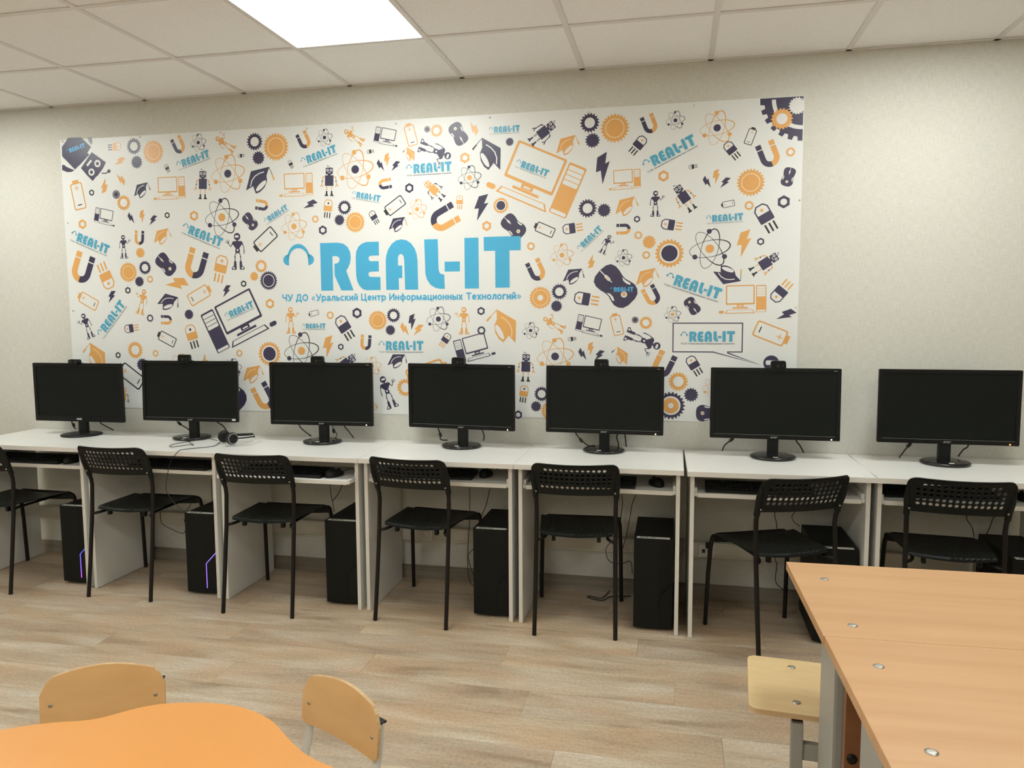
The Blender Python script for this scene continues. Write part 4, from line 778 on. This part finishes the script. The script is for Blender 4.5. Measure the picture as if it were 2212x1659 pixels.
# ---------------------------------------------------------------- headset
t=empty('headset',(-1.19,-.30,DT),math.radians(-35),label='black headset with microphone boom lying on the second desk',cat='headset')
def earcup(px,rzz):
    m_=T(px,0,.038)@RZ(rzz)@RY(PI/2)
    MB().lathe([(.018,-.012),(.030,-.010),(.032,0),(.030,.008),(.022,.012),(.0,.013)],22,mtx=m_).obj('ear_cup','black_plastic',t)
    MB().lathe([(.024,.0112),(.0265,.0122),(.0285,.0105)],24,mtx=m_).obj('trim_ring','logo_grey',t)
earcup(.055,0.15); earcup(-.045,PI-.15)
MB().tube(spline([(.05,.005,.055),(.045,.07,.05),(.0,.13,.040),(-.045,.10,.035),(-.05,.02,.045)],6),.0065,8,sx=1.6).obj('headband','black_plastic',t)
MB().tube(spline([(.062,0,.038),(.085,.04,.040),(.10,.10,.043)],6),[.0035]*12+[.006],8).obj('microphone_boom','black_plastic',t)
inv=(T(-1.19,-.30,DT)@RZ(math.radians(-35))).inverted()
MB().tube(spline([inv@Vector(p) for p in HEADSET_CABLE],6),.0018,6).obj('cable','cable',t)
MB().tube(spline([inv@Vector(p) for p in HEADSET_LOOP],6),.0016,6).obj('cable','cable',t)

# ---------------------------------------------------------------- computer towers
TOW=[(-2.005,-.455,0),(-1.262,-.462,0),(-.504,-.452,0),(.239,-.452,0),(.978,-.458,0),(1.735,-.455,0),(2.485,-.46,0)]
def tower(i):
    x,y,rz=TOW[i]
    lab=['black computer tower with blue-violet light strip, leftmost under the desks','black computer tower with violet light strip under the second desk','black computer tower under the third desk','black computer tower under the fourth desk, socket on its left','black computer tower standing right of the chair under the fifth desk','black computer tower under the sixth desk, behind the beech table corner','black computer tower under the rightmost desk'][i]
    t=empty('computer_tower',(x,y,0),math.radians(rz),label=lab,cat='computer tower',group='black computer towers under the desks')
    wd,dp,ht=.172,.365,.408; z0=.012; h=wd/2
    MB().box(-h,h,.03,dp,z0,z0+ht,0,.002).obj('case','case_black',t)
    # front fascia with a chamfered right edge panel
    fp=[(-h,.03),(-h,.004),(-h+.006,0),(.022,0),(h-.004,.010),(h,.014),(h,.03)]
    MB().prism(fp,z0+.002,z0+ht).obj('front_panel','case_black',t)
    # faceted lower side inset and its light line
    MB().prism([(.024,.05),(h-.006,.085),(h-.006,.15),(h-.006,.165),(.048,.165),(.024,.14)][:0] or [(.030,.03),(h-.006,.03),(h-.006,.200),(.030,.152)],0,.0014,mtx=Matrix(((1,0,0,0),(.18,0,-1,-.006),(0,1,0,z0),(0,0,0,1)))).obj('front_inset','case_dark',t)
    sm_={0:'strip_blue',1:'strip_violet'}.get(i)
    path=[(.030,.028),(.030,.155),(h-.003,.155+.058)]
    q=MB().tube([(a,.18*a-.0085,z0+c) for a,c in path],.0019 if sm_ else .0012,6)
    q.obj('light_strip',sm_ or 'case_dark',t)
    MB().box(-h+.012,h-.016,.004,.030,z0+ht+.0002,z0+ht+.0008).obj('sticker','sticker',t)
    s_=MB()
    for a,c in ((-.060,.012),(-.046,.006),(-.036,.010),(-.022,.003),(-.014,.008),(-.004,.009)): s_.box(a,a+c,.012,.022,z0+ht+.0008,z0+ht+.001)
    s_.obj('sticker_print','ink',t)
    for sx_ in (-1,1):
        for yy in (.05,.32): MB().lathe([(.012,0),(.013,.002),(.011,z0)],12,mtx=T(sx_*.06,yy,0)).obj('foot','case_dark',t)
    MB().box(-h+.02,-h+.028,.002,.0045,z0+ht-.004,z0+ht-.001).box(h-.045,h-.035,.006,.0085,z0+ht-.004,z0+ht-.001).obj('usb_port','logo_grey',t)
    for path in TOWER_CABLES.get(i,[]):
        pts=[(px-x,py-y,max(pz,.01)) for px,py,pz in path]
        MB().tube(spline(pts,5),.0019,6).obj('cable','cable',t)
    if i==4: MB().tube(spline([(px-x,py-y,.005) for px,py,pz in FLOOR_CABLE],5),.0025,6).obj('cable','cable',t)
    return t
for i in range(7): tower(i)

# ---------------------------------------------------------------- perforated chairs
def perforated(us,vs,holes,fmap,thick,hr=.33):
    """grid panel with octagonal holes in the cells listed, mapped to 3D and given thickness"""
    bm=bmesh.new(); cache={}
    def V(u,v):
        k=(round(u,5),round(v,5))
        if k not in cache: cache[k]=bm.verts.new(fmap(u,v))
        return cache[k]
    for i in range(len(us)-1):
        for j in range(len(vs)-1):
            u0,u1,v0,v1=us[i],us[i+1],vs[j],vs[j+1]; um,vm=(u0+u1)/2,(v0+v1)/2
            out=[(u1,vm),(u1,v1),(um,v1),(u0,v1),(u0,vm),(u0,v0),(um,v0),(u1,v0)]
            if (i,j) in holes:
                rr=hr*min(u1-u0,v1-v0)
                inn=[(um+rr*math.cos(PI/4*k),vm+rr*math.sin(PI/4*k)) for k in range(8)]
                for k in range(8): bm.faces.new((V(*out[k]),V(*out[(k+1)%8]),V(*inn[(k+1)%8]),V(*inn[k])))
            else: bm.faces.new([V(*p) for p in out])
    bmesh.ops.recalc_face_normals(bm,faces=bm.faces)
    bmesh.ops.solidify(bm,geom=list(bm.faces),thickness=thick)
    bmesh.ops.recalc_face_normals(bm,faces=bm.faces)
    me=bpy.data.meshes.new('p'); bm.to_mesh(me); bm.free()
    return me
def sm(me,flag=True):
    for p in me.polygons: p.use_smooth=flag
def make_chair():
    t=empty('perforated_chair')
    # backrest
    us=[-.192,-.180,-.163]+[-.163+.0233*k for k in range(1,15)]+[.180,.192]
    vs=[0,.014,.028]+[.028+.0205*k for k in range(1,6)]+[.136,.141,.1455,.149,.152]
    hol={(i,j) for i in range(2,16) for j in range(2,7)}-{(2,6),(15,6)}
    Hh=.152; rc=.042
    def fm(u,v):
        k=1.0-.07*(1-v/Hh)
        if v>Hh-rc: wd=.192-rc+math.sqrt(max(0,rc*rc-(v-(Hh-rc))**2)); 
        else: wd=.192
        if abs(u)>.12: u=math.copysign(.12+(abs(u)-.12)/(.192-.12)*(wd-.12),u) if wd<.192 else u
        x=u*k; c=1-(u/.192)**2
        lean=.40*v+1.4*v*v*0
        y=-.178-lean-.026*c-(.010*(max(0,v-.135)/.017)**2)
        return (x,y,.628+v*.955+.006*(u/.192)**2*(v/Hh))
    me=perforated(us,vs,hol,fm,.004,.39); me.materials.append(M['chair_plastic'])
    link('backrest',me,t)
    for sg in (-1,1):
        MB().tube([(sg*.176,-.176,.612),(sg*.177,-.186,.64),(sg*.182,-.205,.69),(sg*.180,-.222,.735)],[.0125,.0125,.012,.009],10).obj('back_sleeve','chair_plastic',t)
        MB().lathe([(.0042,0),(.0042,.002),(.002,.003)],10,mtx=T(sg*.171,-.200,.640)@RX(PI/2)).obj('screw','screw',t)
    # seat
    us=[-.195,-.175]+[-.154+.0236*k-.0118*0 for k in range(14)]+[.175,.195]
    vs=[-.17,-.16,-.145]+[-.145+.0215*k for k in range(1,13)]+[.135,.155,.172,.184,.192,.195]
    hol={(i,j) for i in range(2,len(us)-3) for j in range(2,14)}
    def fs(u,v):
        s=(v+.17)/.365; wd=.158+(.192-.158)*min(1,s*1.05)
        rcor=.03
        x=u/.195*wd
        edge=0
        if v<-.14: 
            q=(-.14-v)/.03; wd2=wd-.028*(1-math.sqrt(max(0,1-q*q))); x=u/.195*wd2
        z=.440+.004*math.cos(PI*s)-.010*(1-(u/.195)**2)
        y=v
        if v>.150:
            q=(v-.150)/.045; y=.150+.052*math.sin(q*PI/2); z-=.044*(1-math.cos(q*PI/2))
        if v<-.15: z-=.006
        return (x,y,z)
    me=perforated(us,vs,hol,fs,.0045,.17); me.materials.append(M['chair_plastic']); link('seat',me,t)
    for sg in (-1,1): MB().box(sg*.10-.008,sg*.10+.008,-.15,-.13,.405,.432,0,.002).obj('seat_lug','chair_plastic',t)
    r=.0096
    for sg in (-1,1):
        MB().tube([(sg*.177,-.2275,.0),(sg*.177,-.2275,.006),(sg*.175,-.202,.2),(sg*.1735,-.176,.42),(sg*.173,-.167,.56),(sg*.174,-.170,.59),(sg*.176,-.181,.625),(sg*.178,-.20,.68)],r,10).obj('rear_leg','black_metal',t)
        MB().tube([(sg*.1965,.2275,0),(sg*.1965,.2275,.006),(sg*.192,.215,.25),(sg*.188,.204,.37),(sg*.186,.199,.395),(sg*.178,.196,.414),(sg*.160,.194,.424),(sg*.14,.193,.425)],r,10).obj('front_leg','black_metal',t)
    MB().tube([(-.142,.193,.425),(.142,.193,.425)],r*.95,10).obj('front_rail','black_metal',t)
    MB().tube(spline([(-.174,-.178,.415),(-.150,-.160,.418),(-.135,-.10,.421),(-.135,.10,.424),(-.14,.185,.425)],5),.007,8).obj('side_rail','black_metal',t)
    MB().tube(spline([(.174,-.178,.415),(.150,-.160,.418),(.135,-.10,.421),(.135,.10,.424),(.14,.185,.425)],5),.007,8).obj('side_rail','black_metal',t)
    return t
CHAIRS=[(-2.402,-.41,-2.2,'black perforated plastic chair cut off by the left picture edge'),
(-1.640,-.366,.3,'black perforated chair at the second desk, below the headset cable'),
(-.853,-.419,1.0,'black perforated chair at the third desk with pulled-out tray'),
(-.082,-.381,-6,'black perforated chair at the fourth desk, socket visible behind its legs'),
(.633,-.366,3.2,'black perforated chair squarely facing the fifth desk'),
(1.478,-.470,22.5,'black perforated chair turned sideways at the sixth desk, behind the beech table corner'),
(2.159,-.397,-5,'black perforated chair at the rightmost desk, legs hidden by the beech tables')]
c0=make_chair()
for i,(x,y,rz,lab) in enumerate(CHAIRS):
    o=c0 if i==0 else copy_tree(c0)
    o.location=(x,y,0); o.rotation_euler=(0,0,math.radians(rz)); tag(o,lab,'chair','black perforated chairs at the computer desks')

# ---------------------------------------------------------------- beech school tables (right foreground)
def school_table(x,y,rz,lab,ly):
    """origin: floor below the left end of the far long edge; table runs to +x (1.2 m) and -y (0.5 m)"""
    t=empty('school_table',(x,y,0),rz,label=lab,cat='table',group='beech school tables pushed together')
    Z=.72
    MB().box(0,1.2,-.4985,0,Z-.022,Z,0,.0015).obj('tabletop',['beech'],t)
    for bx in (.075,1.125):
        for by in (-.13,-.43):
            MB().lathe([(.0105,0),(.0105,.0012),(.007,.0022),(.0,.0016)],18,mtx=T(bx,by,Z)).obj('bolt','screw',t)
        MB().box(bx-.016,bx+.016,-.46,-.05,Z-.050,Z-.0225,0,.003).obj('top_rail','grey_metal',t)
        xa=.046 if bx<.6 else 1.128
        MB().box(xa,xa+.026,ly-.150,ly,.02,Z-.0225,0,.007).obj('leg','grey_metal',t)
        MB().box(xa-.006,xa+.032,-.48,-.02,0,.03,0,.008).obj('foot_rail','grey_metal',t)
    MB().box(.052,1.148,-.494,-.478,.30,Z-.0225,0,.001).obj('modesty_panel','beech_dark',t)
    for bx in (.068,1.13): MB().lathe([(.011,0),(.011,.003),(.006,.005)],14,mtx=T(bx,-.494,.445)@RX(PI/2)).obj('panel_bolt','black_metal',t)
    return t
school_table(1.370,-1.606,math.radians(1.1),'beech school table with its corner in front of the sixth chair',-.258)
school_table(1.3815,-2.106,math.radians(1.1),'nearer beech school table at the lower right picture edge',-.130)

# ---------------------------------------------------------------- plywood stool under the table
t=empty('school_stool',(1.441,-1.686,0),math.radians(-4.5),label='pale plywood seat on grey metal frame half under the beech tables',cat='stool')
SZ=.40
MB().prism(rrect(.345,.318,.024,5),SZ-.014,SZ,0,1).obj('seat',['seat_ply','ply_edge'],t)
for bx in (-.052,.10):
    for by in (.108,-.098):
        MB().lathe([(.0105,0),(.0105,.0012),(.006,.002),(.0,.0014)],16,mtx=T(bx,by,SZ)).obj('bolt','screw',t)
    MB().box(bx-.013,bx+.013,-.135,.14,SZ-.032,SZ-.014,0,.002).obj('seat_rail','black_metal',t)
    MB().box(bx-.015,bx+.015,-.145,-.113,.02,SZ-.032,0,.004).obj('post','grey_metal',t)
    MB().box(bx-.014,bx+.014,-.15,.17,0,.024,0,.004).obj('foot_rail','grey_metal',t)
MB().box(-.037,.085,-.139,-.119,.268,.312,0,.003).obj('cross_rail','grey_metal',t)

# ---------------------------------------------------------------- orange wavy children's table (lower left)
OT=[(-.60,-2.505),(-.53,-2.44),(-.459,-2.398),(-.412,-2.368),(-.359,-2.343),(-.305,-2.325),(-.268,-2.304),(-.238,-2.272),(-.209,-2.243),(-.172,-2.219),(-.125,-2.203),(-.08,-2.193),(-.034,-2.188),(.018,-2.190),(.062,-2.200),(.107,-2.218),(.145,-2.239),(.178,-2.265),(.209,-2.291),(.247,-2.321),(.283,-2.345),(.324,-2.364),(.368,-2.379),(.43,-2.405),(.49,-2.45),(.53,-2.52),(.54,-2.60)]
cxo,cyo=-.045,-2.68
low=[(2*cxo-x,2*cyo-y) for x,y in OT]
pts=[(x-cxo,y-cyo) for x,y in OT+[(.53,-2.68)]+low+[(-.62,-2.68)]]
pts=[(p[0],p[1]) for p in spline([(a,c,0) for a,c in pts+[pts[0]]],3)][:-1]
t=empty('kids_table',(cxo,cyo,0),0,label='bright orange wavy-edged low table in the lower left corner',cat='table')
MB().prism(pts[::-1],.442,.460,0,1).obj('tabletop',['orange_top','orange_edge'],t)
for sx_ in (-1,1):
    for sy_ in (-1,1): MB().lathe([(.018,0),(.016,.01),(.016,.40)],14,mtx=T(sx_*.44,sy_*.10,0)).obj('leg','light_metal',t)
MB().box(-.427,.427,-.11,-.09,.40,.442).box(-.427,.427,.09,.11,.40,.442).box(-.452,-.428,-.11,.11,.40,.442).box(.428,.452,-.11,.11,.40,.442).obj('apron_frame','light_metal',t)

# ---------------------------------------------------------------- small plywood chairs
def kids_chair(x,y,rz,lab):
    """origin: floor below the backrest centre; backrest face towards -y (seat in front)"""
    t=empty('kids_chair',(x,y,0),math.radians(rz),label=lab,cat='chair',group='small plywood chairs at the orange table')
    W_=.149; z0,zs=.362,.42
    nu=20; front=[];
    def top(u): return .484+.024*math.cos(u*PI/2) - (0.036*max(0,(abs(u)-.78)/.22)**2)
    def bot(u): return .366+ (.010*max(0,(abs(u)-.9)/.1)**2)
    v=[];f=[]
    nv=6
    for side in (0,1):
        for j in range(nv+1):
            for i in range(nu+1):
                u=-1+2*i/nu; xx=W_*u; yy=.012*(1-u*u)+ (0.009 if side else 0)
                zz=bot(u)+(top(u)-bot(u))*j/nv; yy+=.10*(zz-.42)
                v.append((xx,yy,zz))
    S=(nv+1)*(nu+1); I=lambda s,j,i:s*S+j*(nu+1)+i
    faces=[(I(0,j,i),I(0,j,i+1),I(0,j+1,i+1),I(0,j+1,i)) for j in range(nv) for i in range(nu)]+[(I(1,j,i),I(1,j+1,i),I(1,j+1,i+1),I(1,j,i+1)) for j in range(nv) for i in range(nu)]
    edge=[(I(0,0,i),I(1,0,i),I(1,0,i+1),I(0,0,i+1)) for i in range(nu)]+[(I(0,nv,i),I(0,nv,i+1),I(1,nv,i+1),I(1,nv,i)) for i in range(nu)]
    edge+=[(I(0,j,0),I(0,j+1,0),I(1,j+1,0),I(1,j,0)) for j in range(nv)]+[(I(0,j,nu),I(1,j,nu),I(1,j+1,nu),I(0,j+1,nu)) for j in range(nv)]
    q=MB(); q.add(v,faces,0,True); q.add(v,edge,1,False); q.obj('backrest',['back_ply','ply_edge'],t,fix=False)
    for sg in (-1,1):
        MB().lathe([(.005,0),(.005,.0015),(.003,.003),(.0,.0015)],12,mtx=T(sg*.125,.0034,.42)@RX(PI/2)).obj('screw','screw',t)
        MB().tube(spline([(sg*.132,.022,.455),(sg*.132,.018,.40),(sg*.132,.004,.33),(sg*.130,-.012,.27),(sg*.132,-.005,.18),(sg*.138,.045,0)],4),.0085,10,sx=1.5).obj('rear_leg','light_metal',t)
        MB().box(sg*.132-.0125,sg*.132+.0125,.013,.033,.452,.456).obj('tube_cap','black_plastic',t)
        MB().tube([(sg*.130,-.02,.262),(sg*.130,-.24,.262)],.009,8).obj('seat_rail','light_metal',t)
        MB().tube([(sg*.130,-.235,.262),(sg*.132,-.245,.24),(sg*.138,-.265,0)],.009,8).obj('front_leg','light_metal',t)
    MB().prism(rrect(.29,.26,.03,5,0,-.135),.272,.282,0,1).obj('seat',['seat_ply','ply_edge'],t)
    MB().tube([(-.13,-.02,.255),(.13,-.02,.255)],.008,8).obj('cross_rail','light_metal',t)
kids_chair(-.380,-2.167,25,'small plywood chair tucked behind the orange table at its left')
kids_chair(.259,-2.133,-28,'small plywood chair turned beside the orange table, grey tube legs visible')
